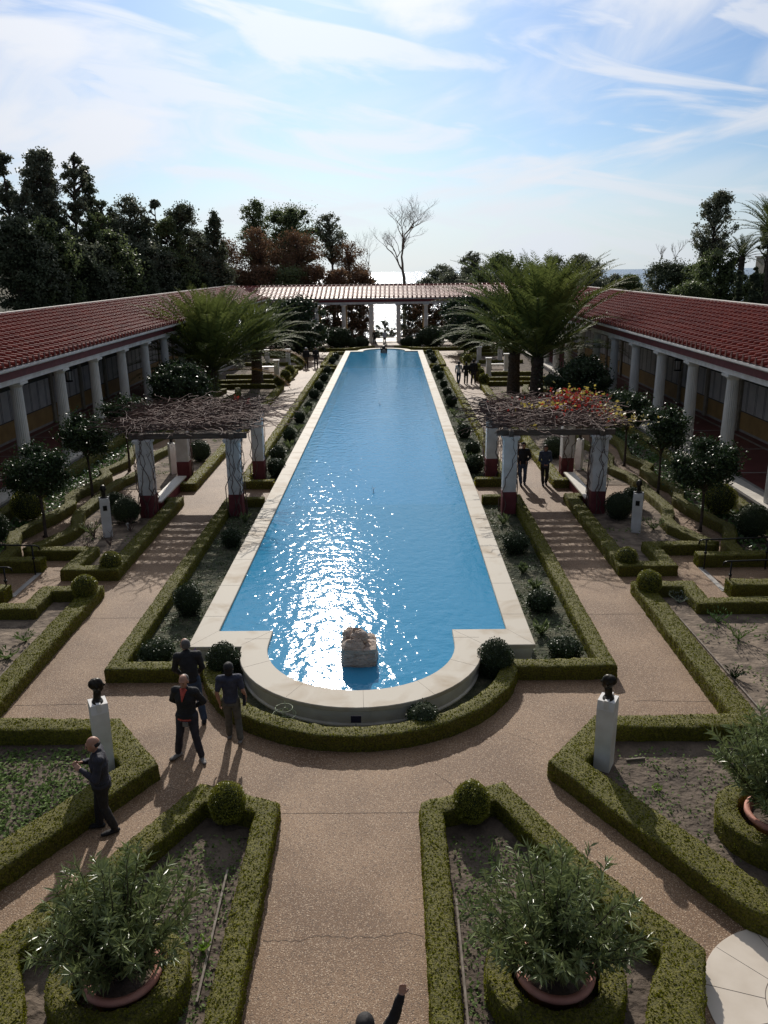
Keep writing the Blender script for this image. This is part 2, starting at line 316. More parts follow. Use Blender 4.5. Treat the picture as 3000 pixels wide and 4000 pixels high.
# ------------------------------------------------------------------ planting beds
def bed(name,polys,m,z=.02):
    g=G()
    for p in polys:
        for s in (-1,1):
            q=[(s*x,y) for x,y in p]; g.poly(q if s>0 else q[::-1],z)
    tag(g.build(name,m),kind='structure')
arc=lambda cx,cy,r,a0,a1,n:[(cx+r*math.cos(rad(a0+(a1-a0)*i/n)),cy+r*math.sin(rad(a0+(a1-a0)*i/n))) for i in range(n+1)]
bed('pool_side_bed',[[(0,13.6)]+arc(0,16.9,3.3,-88,-8,10)+[(5.4,16.4),(5.4,29.9),(0,29.9)],[(3,32.6),(5.4,32.6),(5.4,71.2),(3,71.2)],[(0,73.5),(5.4,73.5),(5.4,85.7),(3.3,85.7)]+arc(0,84.9,3.3,8,88,10)],MT['turf'])
bed('flower_bed',[[(4.8,13.85),(3.9,12.6),(5.9,9.2),(7.2,8.9),(14,8.9),(14,13.85)],[(1.35,11.2),(2.45,11.7),(4.4,8.4),(3.9,7.6),(3.8,4),(1.35,4)]],MT['soil'])
bed('sandy_bed',[[(7.6,13.9),(14,13.9),(14,19.6),(8.8,19.6),(8.8,20.8),(7.6,20.8)],[(7.6,22.6),(8.7,22.6),(8.7,24.3),(10.5,24.3),(10.0,26.2),(10.4,27.5),(10.5,29.9),(7.6,29.9)],[(7.6,32.5),(10.5,32.5),(10.2,35),(10.5,61.6),(7.6,61.6)],[(7.6,64.4),(12.5,64.4),(12.5,88),(7.6,88)],],MT['sand'])
bed('ivy_bed',[[(11.6,23.2),(13.88,23.2),(13.88,88),(11.9,88)],[(10,14),(10,14.01),(10.01,14)]],MT['soil'],.024)
# leafy ground cover scattered on the beds
def scatter(name,rects,n,size,m,pred=None,h=.05,clump=0,label=None):
    g=G(); tot=sum((r[1]-r[0])*(r[3]-r[2]) for r in rects); P=[]
    for r in rects:
        k=int(n*(r[1]-r[0])*(r[3]-r[2])/tot)
        q=np.c_[rng.uniform(r[0],r[1],k),rng.uniform(r[2],r[3],k),np.full(k,.02)]
        if clump:
            nc=max(3,int(k/clump)); c=np.c_[rng.uniform(r[0],r[1],nc),rng.uniform(r[2],r[3],nc)]; q[:,:2]=c[rng.integers(0,nc,k)]+rng.normal(0,.09+size,(k,2))
            q=q[(q[:,0]>r[0])&(q[:,0]<r[1])&(q[:,1]>r[2])&(q[:,1]<r[3])]
        q[:,2]+=rng.uniform(0,h,len(q)); P.append(q)
    P=np.concatenate(P)
    if pred is not None: P=P[pred(P)]
    g.leaves(P,size,m=0,flat=.5)
    return tag(g.build(name,m),kind='stuff',label=label)
def inpoly(P,poly):
    x,y=P[:,0],P[:,1]; r=np.zeros(len(P),bool); n=len(poly)
    for i in range(n):
        x1,y1=poly[i];x2,y2=poly[(i+1)%n]
        c=((y1>y)!=(y2>y))&(x<(x2-x1)*(y-y1)/(y2-y1+1e-12)+x1); r^=c
    return r
lb=[(-4.5,13.5),(-3.9,12.6),(-5.6,9.4),(-12,9.4),(-12,13.5)]
scatter('ground_cover',[(-9,-3.9,9.2,13.5)],12000,.075,MT['cover'],lambda P:inpoly(P,lb),clump=20,label='leafy green ground cover in the left triangular bed')
nb=[(1.6,11.0),(2.3,11.3),(3.9,8.6),(3.4,7.6),(3.4,5),(1.6,5)]
for s,k in ((1,'right'),(-1,'left')):
    pb=[(s*x,y) for x,y in nb]
    scatter('ground_cover',[(min(s*1.5,s*4.2),max(s*1.5,s*4.2),5,11)],6500,.055,MT['cover'],lambda P:inpoly(P,pb),clump=9,label='small leafed ground cover in the %s foreground bed'%k)
scatter('ground_cover',[(4.6,7.5,9.4,13.4)],1500,.06,MT['cover'],lambda P:inpoly(P,[(4.8,13.5),(4.1,12.6),(6.0,9.4),(12,9.4),(12,13.5)]),clump=16,label='sparse seedlings in the right triangular bed')
scatter('ground_cover',[(s*11.8 if s>0 else -13.1,13.1 if s>0 else -11.8,23.6,50) for s in (1,-1)],9000,.13,MT['ivy'],h=.15,clump=0,label='ivy between the scalloped hedge and the colonnade')
scatter('grass',[(3.96,5.2,16.7,29.7),(-5.2,-3.96,16.7,29.7),(3.96,5.2,32.9,71),(-5.2,-3.96,32.9,71)],26000,.06,leafmat('turf_leaf',(.06,.095,.03),(.16,.21,.09),rough=.6,tr=.2),h=.05,clump=20,label='thin grass in the beds beside the pool')
scatter('weeds',[(8.0,12,14.3,19.2),(-12,-8.0,14.3,19.2),(7.9,9.8,24.8,29.5),(-9.8,-7.9,24.8,29.5),(7.9,10,33,60),(-10,-7.9,33,60)],2600,.075,MT['cover'],h=.12,clump=22,label='small weeds in the sandy beds')
# ------------------------------------------------------------------ hedges
def resample(P,Wd,step):
    P=np.array(P,float); Q=[P[0]];Ws=[Wd[0]];corner=[True]
    for i in range(len(P)-1):
        l=np.linalg.norm(P[i+1]-P[i]); n=max(1,int(round(l/step)))
        for k in range(1,n+1): Q.append(P[i]+(P[i+1]-P[i])*k/n); Ws.append(Wd[i]+(Wd[i+1]-Wd[i])*k/n)
    return np.array(Q),np.array(Ws)
def hedge(label,P,w=.42,h=.33,dens=1500,step=.12,closed=False,leaf=.036,group='clipped box hedges',name='box_hedge',lm=None,z0=0,hn=.008):
    n=len(P); Wd=[w]*n if np.isscalar(w) else list(w)
    P=[tuple(p) for p in P]
    # mitred offsets at the original vertices, then resample both edges together
    A=np.array(P,float); Lf=[];Rt=[]
    for i in range(n):
        if closed: a,b_=A[i-1],A[(i+1)%n]
        else: a,b_=A[max(i-1,0)],A[min(i+1,n-1)]
        t1=(A[i]-a) if (closed or i>0) else (b_-A[i]); t2=(b_-A[i]) if (closed or i<n-1) else (A[i]-a)
        t1=t1/np.linalg.norm(t1); t2=t2/np.linalg.norm(t2); n1=np.array([-t1[1],t1[0]]); n2=np.array([-t2[1],t2[0]])
        m_=n1+n2; m_/=np.linalg.norm(m_); k=Wd[i]/2/max(.45,np.dot(m_,n1)); Lf.append(A[i]+m_*k); Rt.append(A[i]-m_*k)
    if closed: Lf.append(Lf[0]);Rt.append(Rt[0]);A=np.vstack([A,A[:1]])
    Lq=[Lf[0]];Rq=[Rt[0]]
    for i in range(len(A)-1):
        k=max(1,int(round(np.linalg.norm(A[i+1]-A[i])/step)))
        for j in range(1,k+1): Lq.append(Lf[i]+(Lf[i+1]-Lf[i])*j/k); Rq.append(Rt[i]+(Rt[i+1]-Rt[i])*j/k)
    Lq=np.array(Lq);Rq=np.array(Rq);K=len(Lq)
    C=(Lq+Rq)/2; prof=[(-1,0),(-1,.5),(-.99,.9),(-.9,1),(-.45,1.01),(0,1.01),(.45,1.01),(.9,1),(.99,.9),(1,.5),(1,0)]
    M=len(prof); V=np.zeros((K,M,3))
    for j,(a,z) in enumerate(prof): V[:,j,:2]=C+(Lq-C)*a*-1; V[:,j,2]=z0+z*h
    nz=rng.normal(0,hn,V.shape); nz[:,(0,-1),2]=0
    # slow waviness of the clipped faces
    ph=np.cumsum(np.r_[0,np.linalg.norm(np.diff(C,axis=0),axis=1)]); wv=.012*np.sin(ph*1.3+random.random()*6)+.010*np.sin(ph*3.1+random.random()*6)
    V[:,3:-3,2]+=wv[:,None]*.6; V+=nz
    if not closed:  # taper ends shut
        pass
    g=G(); i=np.arange(K-1)[:,None]*M; j=np.arange(M-1)[None,:]
    Fq=np.stack([i+j,i+M+j,i+M+j+1,i+j+1],-1).reshape(-1,4); Vf=V.reshape(-1,3); g.add(Vf,Fq,0,True)
    faces=[Fq]
    if not closed: g.f.append((np.array([list(range(M))]),0,False)); g.f.append((np.array([[(K-1)*M+q for q in range(M)][::-1]]),0,False))
    # leaves all over the faces
    q=Vf[Fq]; ar=.5*(np.linalg.norm(np.cross(q[:,1]-q[:,0],q[:,2]-q[:,0]),axis=1)+np.linalg.norm(np.cross(q[:,2]-q[:,0],q[:,3]-q[:,0]),axis=1))
    nl=int(ar.sum()*dens*1.7)
    if nl:
        pick=rng.choice(len(Fq),nl,p=ar/ar.sum()); a=rng.random((nl,1));b_=rng.random((nl,1)); qq=q[pick]
        pt=(qq[:,0]*(1-a)+qq[:,1]*a)*(1-b_)+(qq[:,3]*(1-a)+qq[:,2]*a)*b_
        nn=np.cross(qq[:,1]-qq[:,0],qq[:,3]-qq[:,0]); nn/=np.linalg.norm(nn,axis=1)[:,None]+1e-9
        pt=pt+nn*rng.uniform(-.006,.018,(nl,1))
        if not closed:
            ne=int(Wd[0]*h*dens*2)
            for e,o in ((0,1),(K-1,K-2)):
                aa=rng.uniform(-1,1,(ne,1)); zz_=rng.uniform(0,1,(ne,1)); base=C[e]+(Lq[e]-C[e])*aa; d=(C[e]-C[o]); d/=np.linalg.norm(d)
                pt=np.vstack([pt,np.hstack([base+d*.012,z0+zz_*h])])
        ns=max(2,int(nl*.012)); st_=pt[rng.integers(0,len(pt),ns)]+np.abs(rng.normal(0,.014,(ns,3))); pt=np.vstack([pt,st_]); g.leaves(pt,leaf,leaf*.36,m=1)
    return tag(g.build(name,[MT['hedge'],lm or MT['hleaf']]),label,'hedge',group)
a34=lambda r,a0,a1,n,cy=16.9:arc(0,cy,r,a0,a1,n)
hedge('long low box hedge curving round the near end of the pool',[(-4.15,29.9),(-5.41,29.9),(-5.41,16.3),(-3.55,16.3)]+a34(3.34,190,350,26)+[(3.55,16.3),(5.41,16.3),(5.41,29.9),(4.15,29.9)],w=[.38]*4+[.37]*27+[.38]*4,dens=1100)
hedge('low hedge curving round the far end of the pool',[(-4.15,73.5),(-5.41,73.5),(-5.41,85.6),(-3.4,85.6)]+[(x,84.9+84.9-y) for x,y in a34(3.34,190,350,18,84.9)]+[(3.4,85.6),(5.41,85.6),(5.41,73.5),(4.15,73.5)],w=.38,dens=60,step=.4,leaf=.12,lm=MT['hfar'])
for s in (1,-1):
    k=SIDE[s]; X=lambda P:[(s*x,y) for x,y in P]
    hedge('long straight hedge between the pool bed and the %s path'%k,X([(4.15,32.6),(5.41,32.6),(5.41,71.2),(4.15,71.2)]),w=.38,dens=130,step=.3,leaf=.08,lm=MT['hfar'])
    hedge('angular hedge from the %s path round to the paved circle'%k,X([(7.52,21.05),(7.52,13.88),(4.72,13.88),(3.77,12.55),(5.75,9.25),(6.7,8.6)]),w=[.5,.5,.42,.56,.6,.6],dens=1400)
    hedge('stepped hedge branching off towards the %s colonnade'%k,X([(7.8,20.85),(8.76,20.85),(8.76,19.7),(13.5,19.7)]),w=.42,dens=900,z0=.004)
    hedge('hedge round the bust bed beside the %s path'%k,X([(8.2,29.97),(7.5,29.97),(7.5,22.48),(8.76,22.48),(8.76,24.22),(10.72,24.22)]),w=[.42,.46,.46,.42,.42,.42],dens=900)
    hedge('short box hedge near the %s handrail on the near side'%k,X([(9.85,20.82),(13.4,20.82)]),w=.5,h=.38,dens=800)
    hedge('short box hedge near the %s handrail on the far side'%k,X([(9.82,23.15),(13.4,23.15)]),w=.42,h=.38,dens=700)
    def wavy(y0,y1,cx,amp,ph,per=8.0,n=.5):
        r=[];y=y0
        while y<y1: r.append((cx+amp*math.sin(2*PI*(y-ph)/per),y)); y+=n
        return r
    hedge('scalloped hedge on the garden side of the %s side walk'%k,X([(10.75,24.25),(10.6,24.7),(10.35,25.4),(10.1,26.1),(10.12,26.9),(10.4,27.5),(10.62,28.4),(10.6,29.8),(10.65,31.5),(10.6,32.9),(10.3,33.9),(10.15,34.8),(10.4,35.8)]+wavy(36.3,60,10.35,.28,27)),w=.4,dens=450,leaf=.035,z0=.003)
    hedge('scalloped hedge on the colonnade side of the %s side walk'%k,X([(11.2,23.4),(11.25,24.4),(11.65,25.2),(11.9,26.0),(11.7,26.9),(11.45,28.2),(11.35,29.4),(11.75,30.5),(11.8,31.2),(11.5,32.2),(11.48,34),(11.9,34.8),(11.6,36)]+wavy(36.6,60,11.7,.25,30)),w=.4,dens=450,leaf=.035,z0=.002)
    hedge('straight hedge against the step of the %s colonnade'%k,X([(13.3,24),(13.3,60)]),w=.42,h=.45,dens=220,leaf=.05,step=.3)
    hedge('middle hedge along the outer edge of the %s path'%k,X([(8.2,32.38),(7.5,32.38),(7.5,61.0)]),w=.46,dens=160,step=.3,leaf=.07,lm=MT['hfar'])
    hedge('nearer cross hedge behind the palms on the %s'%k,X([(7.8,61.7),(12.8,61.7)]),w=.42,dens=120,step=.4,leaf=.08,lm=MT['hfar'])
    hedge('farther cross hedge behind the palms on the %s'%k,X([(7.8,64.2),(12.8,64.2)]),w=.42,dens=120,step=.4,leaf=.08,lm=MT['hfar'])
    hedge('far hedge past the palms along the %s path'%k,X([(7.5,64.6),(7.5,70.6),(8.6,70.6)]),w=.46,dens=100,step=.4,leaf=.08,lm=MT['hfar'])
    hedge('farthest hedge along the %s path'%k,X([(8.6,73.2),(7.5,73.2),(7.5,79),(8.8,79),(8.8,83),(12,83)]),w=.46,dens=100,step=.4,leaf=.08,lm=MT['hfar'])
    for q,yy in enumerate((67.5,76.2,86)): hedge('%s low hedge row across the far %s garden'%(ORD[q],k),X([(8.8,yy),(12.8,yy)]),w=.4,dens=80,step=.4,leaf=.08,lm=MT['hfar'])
    hedge('kite shaped hedge framing the %s foreground bed'%k,X([(1.33,3.5),(1.33,11.3),(2.48,11.74),(3.52,9.72),(4.4,8.42),(4.08,7.7),(3.82,7.0),(3.8,3.5)]),w=[.37,.37,.42,.46,.5,.62,.66,.66],dens=1500)
    pc=(2.72,8.0)
    hedge('round hedge ring about the %s foreground oleander pot'%k,[(s*x,y) for x,y in arc(pc[0]-.04,pc[1]+.0,.70,0,345,22)],w=.30,h=.42,dens=1300,closed=True)
hedge('curved low hedge behind the far end of the pool',[(-12,89.2),(-7,89.2),(-4.2,89.0),(-2.6,90.2),(-1.2,91.3)],w=.45,dens=80,step=.4,leaf=.1,lm=MT['hfar'])
hedge('curved low hedge behind the far pool end, right half',[(12,89.2),(7,89.2),(4.2,89.0),(2.6,90.2),(1.2,91.3)],w=.45,dens=80,step=.4,leaf=.1,lm=MT['hfar'])
hedge('round hedge ring about the pot at the right edge',arc(6.72,10.95,.74,0,345,22),w=.32,h=.42,dens=1200,closed=True)
# ------------------------------------------------------------------ clipped balls and shrubs
def fib(n):
    i=np.arange(n)+.5; ph=np.arccos(1-2*i/n); th=PI*(1+5**.5)*i
    return np.c_[np.cos(th)*np.sin(ph),np.sin(th)*np.sin(ph),np.cos(ph)]
def ball(name,label,cat,loc,r,lm,n,leaf,group,squash=(1,1,1),noise=.04,cyl=0):
    g=G(); d=fib(260); 
    D=fib(n); 
    def shape(D):
        Q=D.copy()
        if cyl: hh=np.linalg.norm(Q[:,:2],axis=1); k=np.clip(hh,.0,1)**.45/np.maximum(hh,1e-6); low=(Q[:,2]<.35); Q[:,0]=np.where(low,Q[:,0]*np.minimum(k,3),Q[:,0]); Q[:,1]=np.where(low,Q[:,1]*np.minimum(k,3),Q[:,1])
        return Q*np.array(squash)*r
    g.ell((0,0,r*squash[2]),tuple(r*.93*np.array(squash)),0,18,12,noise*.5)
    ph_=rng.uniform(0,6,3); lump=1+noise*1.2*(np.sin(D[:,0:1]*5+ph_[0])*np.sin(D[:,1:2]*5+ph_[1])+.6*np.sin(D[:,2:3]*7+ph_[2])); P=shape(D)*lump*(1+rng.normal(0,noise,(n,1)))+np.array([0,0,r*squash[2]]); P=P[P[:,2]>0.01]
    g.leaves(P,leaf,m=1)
    return tag(g.build(name,[MT['darkin'],lm],loc=loc),label,cat,group)
def d_(x,y): return math.hypot(x,y)
for s in (1,-1):
    k=SIDE[s]
    ball('topiary_ball','big clipped box ball at the peak of the %s foreground hedge'%k,'topiary',(s*1.98,11.36,.08),.285,MT['ball'],4200,.03,'clipped box balls',(1,1,1.15),.03,1)
    ball('topiary_ball','clipped box ball on the %s path hedge just before the cross walk'%k,'topiary',(s*7.6,20.55,.18),.33,MT['ball'],3600,.032,'clipped box balls',noise=.025)
    ball('topiary_ball','clipped box ball on the %s path hedge just past the cross walk'%k,'topiary',(s*7.62,22.75,.1),.31,MT['ball'],2200,.034,'clipped box balls',noise=.03)
    for q,yy in enumerate((61.0,64.5,67.5,74.7)):
        ball('topiary_ball','%s clipped ball counting away along the far %s path hedge'%(ORD[q],k),'topiary',(s*7.58,yy,.2),.42,MT['ball'],700,.08,'clipped balls on the far hedges',noise=.03)
    ball('topiary_ball','large dark clipped ball beside the %s colonnade step, nearer one'%k,'topiary',(s*12.5,25.6,.05),.55,MT['shrub'],2600,.05,'large balls by the colonnades',noise=.03)
    ball('topiary_ball','large dark clipped ball beside the %s colonnade step, farther one'%k,'topiary',(s*12.4,28.2,.05),.58,MT['ball'],2600,.05,'large balls by the colonnades',noise=.03)
    ball('topiary_ball','dark round ball between the bust and the %s pergola'%k,'topiary',(s*8.75,27.9,.0),.48,MT['shrub'],2200,.045,'balls beside the pergolas',noise=.03)
    ball('topiary_ball','dark round ball at the outer side of the %s scalloped hedge'%k,'topiary',(s*9.6,29.2,.0),.4,MT['shrub'],1500,.05,'balls beside the pergolas',noise=.03)
    ball('topiary_ball','dark round ball behind the %s pergola posts'%k,'topiary',(s*8.3,37.6,.0),.5,MT['shrub'],1200,.06,'balls beside the pergolas',noise=.03)
# poolside shrubs
poolR=[(4.68,17.25,.36,.22),(4.6,19.9,.36,.27),(4.6,24.4,.4,.33),(4.35,34.9,.5,.5),(4.58,38.3,.42,.42),(4.52,42.4,.45,.45),(4.55,52.4,.5,.5),(4.57,56.7,.4,.4),(4.6,61,.35,.35),(4.6,65.8,.42,.4),(4.57,70.3,.4,.4),(4.65,77.5,.45,.42),(4.6,80.5,.45,.4),(4.6,84,.45,.4)]
poolL=[(4.72,17.1,.38,.26),(4.62,19.8,.36,.42),(4.5,25.2,.3,.3),(4.3,34.5,.48,.5),(4.62,37.5,.45,.45),(4.6,42,.42,.42),(4.66,47.3,.4,.4),(4.6,52,.3,.3),(4.6,56.1,.48,.45),(4.6,60.4,.46,.45),(4.59,64.9,.45,.45),(4.7,70.1,.42,.4),(4.8,77.4,.45,.4),(4.7,81,.45,.4)]
for s,LST in ((1,poolR),(-1,poolL)):
    for i,(x,y,r,hh) in enumerate(LST):
        nn=int(1500 if y<30 else 900 if y<50 else 450)
        ball('round_shrub','%s dark round shrub from the near end in the bed %s of the pool'%(ORD[i],SIDE[s]),'shrub',(s*x,y,.0),r*(1 if y<30 else .8),MT['shrub'],nn,.055 if y<30 else .08,'round shrubs beside the pool',(1,1,hh/r),.07)
ball('round_shrub','tall dark shrub in the angle of the pool step, left of the apse','shrub',(-3.02,16.35,.0),.36,MT['shrub'],2400,.045,'shrubs round the apse of the pool',(1,1,1.12),.05,1)
ball('round_shrub','tall dark shrub in the angle of the pool step, right of the apse','shrub',(2.98,16.4,.0),.37,MT['shrub'],2400,.045,'shrubs round the apse of the pool',(1,1,1.1),.05,1)
ball('round_shrub','small leafy shrub against the curved pool wall','shrub',(1.3,14.15,.0),.3,MT['shrub'],1200,.045,'shrubs round the apse of the pool',(1,1,.9),.09)
# small plants: tufts
def tuft(label,x,y,r,h,m,n=60,leaf=.12,up=1,name='small_plant',group=None):
    g=G(); a=rng.uniform(0,2*PI,n); t_=rng.uniform(0,1,n)
    D=np.c_[np.cos(a)*r,np.sin(a)*r,np.full(n,h*up)]; P=D*t_[:,None]; P[:,2]=np.abs(P[:,2])
    g.leaves(P,leaf,leaf*.16,dirs=D/ (np.linalg.norm(D,axis=1)[:,None]+1e-9))
    return tag(g.build(name,m,loc=(x,y,.02)),label,'plant',group)
tuft('lime green seedling beside the left foreground ring hedge',-1.82,8.72,.12,.16,MT['lime'],90,.08)
tuft('small bright green plant in the middle of the right triangular bed',5.25,12.15,.12,.08,MT['lime'],60,.07)
tuft('tiny pale green plant near the diagonal hedge in the right bed',5.05,11.0,.1,.07,MT['cover'],40,.06)
for i,(x,y,r,h) in enumerate([(4.7,21.3,.18,.25),(4.55,22.6,.16,.22),(4.35,18.4,.2,.28),(4.6,27.3,.2,.3),(4.2,36.5,.3,.4),(4.6,46,.3,.4),(4.5,49,.3,.4)]):
    tuft('%s spiky leafed plant from the near end, right of the pool'%ORD[i],x,y,r,h,MT['tree_green'],70,.22,group='spiky plants beside the pool')
for i,(x,y,r,h) in enumerate([(-4.5,27.8,.2,.3),(-4.4,40,.25,.4),(-4.5,50,.3,.5),(-4.4,44.6,.3,.4)]):
    tuft('%s spiky leafed plant from the near end, left of the pool'%ORD[i],x,y,r,h,MT['tree_green'],70,.22,group='spiky plants beside the pool')
tuft('grey green mound behind the right path hedge corner',8.35,20.25,.3,.25,leafmat('lavender_leaf',(.09,.12,.09),(.2,.24,.19)),260,.07)
tuft('dark leafed tuft by the edging of the right sandy bed',8.15,16.1,.2,.22,MT['shrub'],110,.12)
tuft('yellowish green rose bush in the right sandy bed',9.0,18.0,.4,.45,MT['cover'],160,.1)
tuft('green rose bush near the stepped hedge in the right sandy bed',8.9,19.0,.3,.3,MT['ivy'],120,.1)
tuft('green leafy plant at the left edge in the sandy bed',-8.3,17.3,.3,.2,MT['cover'],120,.12)
tuft('grey leafed plant in the left sandy bed behind the path hedge',-8.25,18.2,.25,.2,MT['cover'],90,.12)
for s in (1,-1):
    tuft('low green shrub behind the %s bust by the scalloped hedge'%SIDE[s],s*9.6,26.6,.35,.35,MT['tree_green'],180,.12)
g=G(); n=26; g.tube([(0,0,0),(0.01,0,.35),(0,.01,.52)],.006,5,0); 
P=rng.normal(0,.05,(n,3))+np.array([0,0,.55]); g.leaves(P,.07,.02,m=1)
tag(g.build('iris_flower',[MT['tree_green'],MT['purple']],loc=(-3.62,16.4,0)),'purple flower on a stalk at the left corner of the pool wall','flower')
# leafless rose bushes
def bare_bush(label,x,y,h,w,seed,n=16):
    r=random.Random(seed); g=G()
    for i in range(n):
        a=r.uniform(0,2*PI); e=r.uniform(.3,1); p=[(0,0,0)]
        for k in range(1,5):
            t_=k/4; p.append((math.cos(a)*w*e*t_+r.uniform(-.04,.04),math.sin(a)*w*e*t_+r.uniform(-.04,.04),h*t_*(1.1-e*.35)))
        g.tube(p,[.014,.011,.008,.006,.004],4,0,cap=False)
        q=p[3]; g.tube([q,(q[0]+r.uniform(-.12,.12),q[1]+r.uniform(-.12,.12),q[2]+.16*h)],[.006,.003],3,0,cap=False)
    return tag(g.build('bare_rose_bush',MT['vine'],loc=(x,y,.02)),label,'bush','leafless rose bushes')
for i,(x,y,h,w) in enumerate([(9.55,17.2,.9,.5),(10.2,16.6,1.0,.6),(9.0,15.3,.7,.4),(10.4,18.5,.9,.5),(10.1,14.6,.6,.4)]): bare_bush('%s leafless rose bush in the right sandy bed'%['spreading','tall many stemmed','thin','rearmost','low nearest'][i],x,y,h,w,i)
for i,(x,y,h,w) in enumerate([(-9.35,26.2,.7,.35),(-8.55,25.4,.55,.35),(-8.35,26.9,.5,.3),(-9.1,24.9,.45,.3)]): bare_bush('leafless rose bush %s the left middle bust'%['left of','in front of','right of','beside the hedge before'][i],x,y,h,w,30+i,8)
# ------------------------------------------------------------------ pool
inner=arc(0,17.0,2.12,-90,0,14)+[(2.12,17.75),(3.4,17.75),(3.4,84.0),(2.12,84.0)]+arc(0,84.75,2.12,0,90,14)
outer=arc(0,16.9,2.72,-90,0,14)+[(2.72,16.9),(3.95,16.9),(3.95,84.85),(2.72,84.85)]+arc(0,84.85,2.72,0,90,14)
outer[14]=(2.72,16.89); inner[14]=(2.12,17.0)
full=lambda H:H+[(-x,y) for x,y in H[::-1][1:-1]]
inn=full(inner); out=full(outer); nI=len(inn)
def offs(P,d):
    r=[];n=len(P)
    for i in range(n):
        a=np.array(P[i-1]);b_=np.array(P[i]);c=np.array(P[(i+1)%n]); t1=b_-a;t2=c-b_;t1/=np.linalg.norm(t1)+1e-9;t2/=np.linalg.norm(t2)+1e-9
        n1=np.array([t1[1],-t1[0]]);n2=np.array([t2[1],-t2[0]]);m_=n1+n2;m_/=np.linalg.norm(m_)+1e-9; r.append(tuple(b_+m_*d/max(.5,np.dot(m_,n1))))
    return r
pool=thing('garden_pool','long blue reflecting pool with a pale stone rim and rounded ends','pool',(0,0,0))
def loops(g,Ls,m=0):
    n=len(Ls[0][0]); V=[];
    for P,z in Ls: V+=[(x,y,z) for x,y in P]
    g.add(V,[(k*n+i,k*n+(i+1)%n,(k+1)*n+(i+1)%n,(k+1)*n+i) for k in range(len(Ls)-1) for i in range(n)],m)
m,t,b,N_,L_=nt('coping_slabs')
tcn=N_.new('ShaderNodeTexCoord'); n1=N_.new('ShaderNodeTexNoise'); n1.inputs['Scale'].default_value=1.1; n1.inputs['Detail'].default_value=9; n1.inputs['Distortion'].default_value=.6; L_.new(tcn.outputs['Object'],n1.inputs['Vector'])
r=N_.new('ShaderNodeValToRGB'); r.color_ramp.elements[0].position=.3; r.color_ramp.elements[0].color=(.42,.34,.24,1); r.color_ramp.elements[1].position=.52; r.color_ramp.elements[1].color=(.58,.53,.44,1); L_.new(n1.outputs['Fac'],r.inputs[0]); L_.new(r.outputs[0],b.inputs['Base Color'])
b.inputs['Roughness'].default_value=.65; b.inputs['Specular IOR Level'].default_value=.2
MT['coping']=m
g=G(); loops(g,[(offs(out,-.02),.37),(out,.385),(out,.455),(offs(out,-.012),.47),(offs(inn,.012),.47),(inn,.46),(inn,.0)]); g.build('coping',MT['coping'],pool)
g=G(); loops(g,[(offs(out,-.05),-.02),(offs(out,-.05),.05),(offs(out,-.08),.08),(offs(out,-.045),.37),(offs(out,-.02),.372)]); g.build('pool_wall',MT['marblewall'],pool)
g=G()
for yy in np.arange(18.6,84,2.05):
    for s in (-1,1): g.bb(min(s*3.41,s*3.94),max(s*3.41,s*3.94),yy-.004,yy+.004,.466,.4715)
for a in (-158,-122,-90+3,-55,-22):
    c,s_=math.cos(rad(a)),math.sin(rad(a)); g.tube([(2.13*c,17+2.13*s_,.4695),(2.70*c,16.9+2.70*s_,.4695)],.003,4,0)
for s in (-1,1):
    g.bb(min(s*2.13,s*2.71),max(s*2.13,s*2.71),17.30,17.308,.466,.4715); g.tube([(s*2.73,17.0,.4695),(s*2.14,17.72,.4695)],.003,4,0); g.tube([(s*3.42,17.73,.4695),(s*3.93,16.92,.4695)],.003,4,0)
g.build('slab_joints',MT['joint'],pool)
m,t,b,N_,L_=nt('pool_tile_blue'); b.inputs['Roughness'].default_value=.6
tcn=N_.new('ShaderNodeTexCoord'); n1=N_.new('ShaderNodeTexNoise'); n1.inputs['Scale'].default_value=.5; n1.inputs['Detail'].default_value=5; L_.new(tcn.outputs['Object'],n1.inputs['Vector'])
r=N_.new('ShaderNodeValToRGB'); r.color_ramp.elements[0].position=.3; r.color_ramp.elements[0].color=(.05,.42,.80,1); r.color_ramp.elements[1].position=.7; r.color_ramp.elements[1].color=(.12,.60,.97,1); L_.new(n1.outputs['Fac'],r.inputs[0]); L_.new(r.outputs[0],b.inputs['Base Color'])
g=G(); g.poly(offs(inn,.01),.01); g.build('pool_floor',m,pool)
# water
m,t,b,N_,L_=nt('pool_water'); N_.remove(b)
tcn=N_.new('ShaderNodeTexCoord')
def nzn(sc,det,st,dist=0):
    mp=N_.new('ShaderNodeMapping'); mp.inputs['Scale'].default_value=st; L_.new(tcn.outputs['Object'],mp.inputs[0])
    n_=N_.new('ShaderNodeTexNoise'); n_.inputs['Scale'].default_value=sc; n_.inputs['Detail'].default_value=det; n_.inputs['Distortion'].default_value=dist; L_.new(mp.outputs[0],n_.inputs['Vector']); return n_.outputs['Fac']
def mt_(op,a,b_,c=None):
    n_=N_.new('ShaderNodeMath'); n_.operation=op
    for i,x in enumerate((a,b_,c)):
        if x is None: continue
        if isinstance(x,(int,float)): n_.inputs[i].default_value=x
        else: L_.new(x,n_.inputs[i])
    return n_.outputs[0]
vor=N_.new('ShaderNodeTexVoronoi'); vor.feature='SMOOTH_F1'; vor.inputs['Scale'].default_value=3.6; vor.inputs['Smoothness'].default_value=.9
mp=N_.new('ShaderNodeMapping'); mp.inputs['Scale'].default_value=(1,.8,1); L_.new(tcn.outputs['Object'],mp.inputs[0])
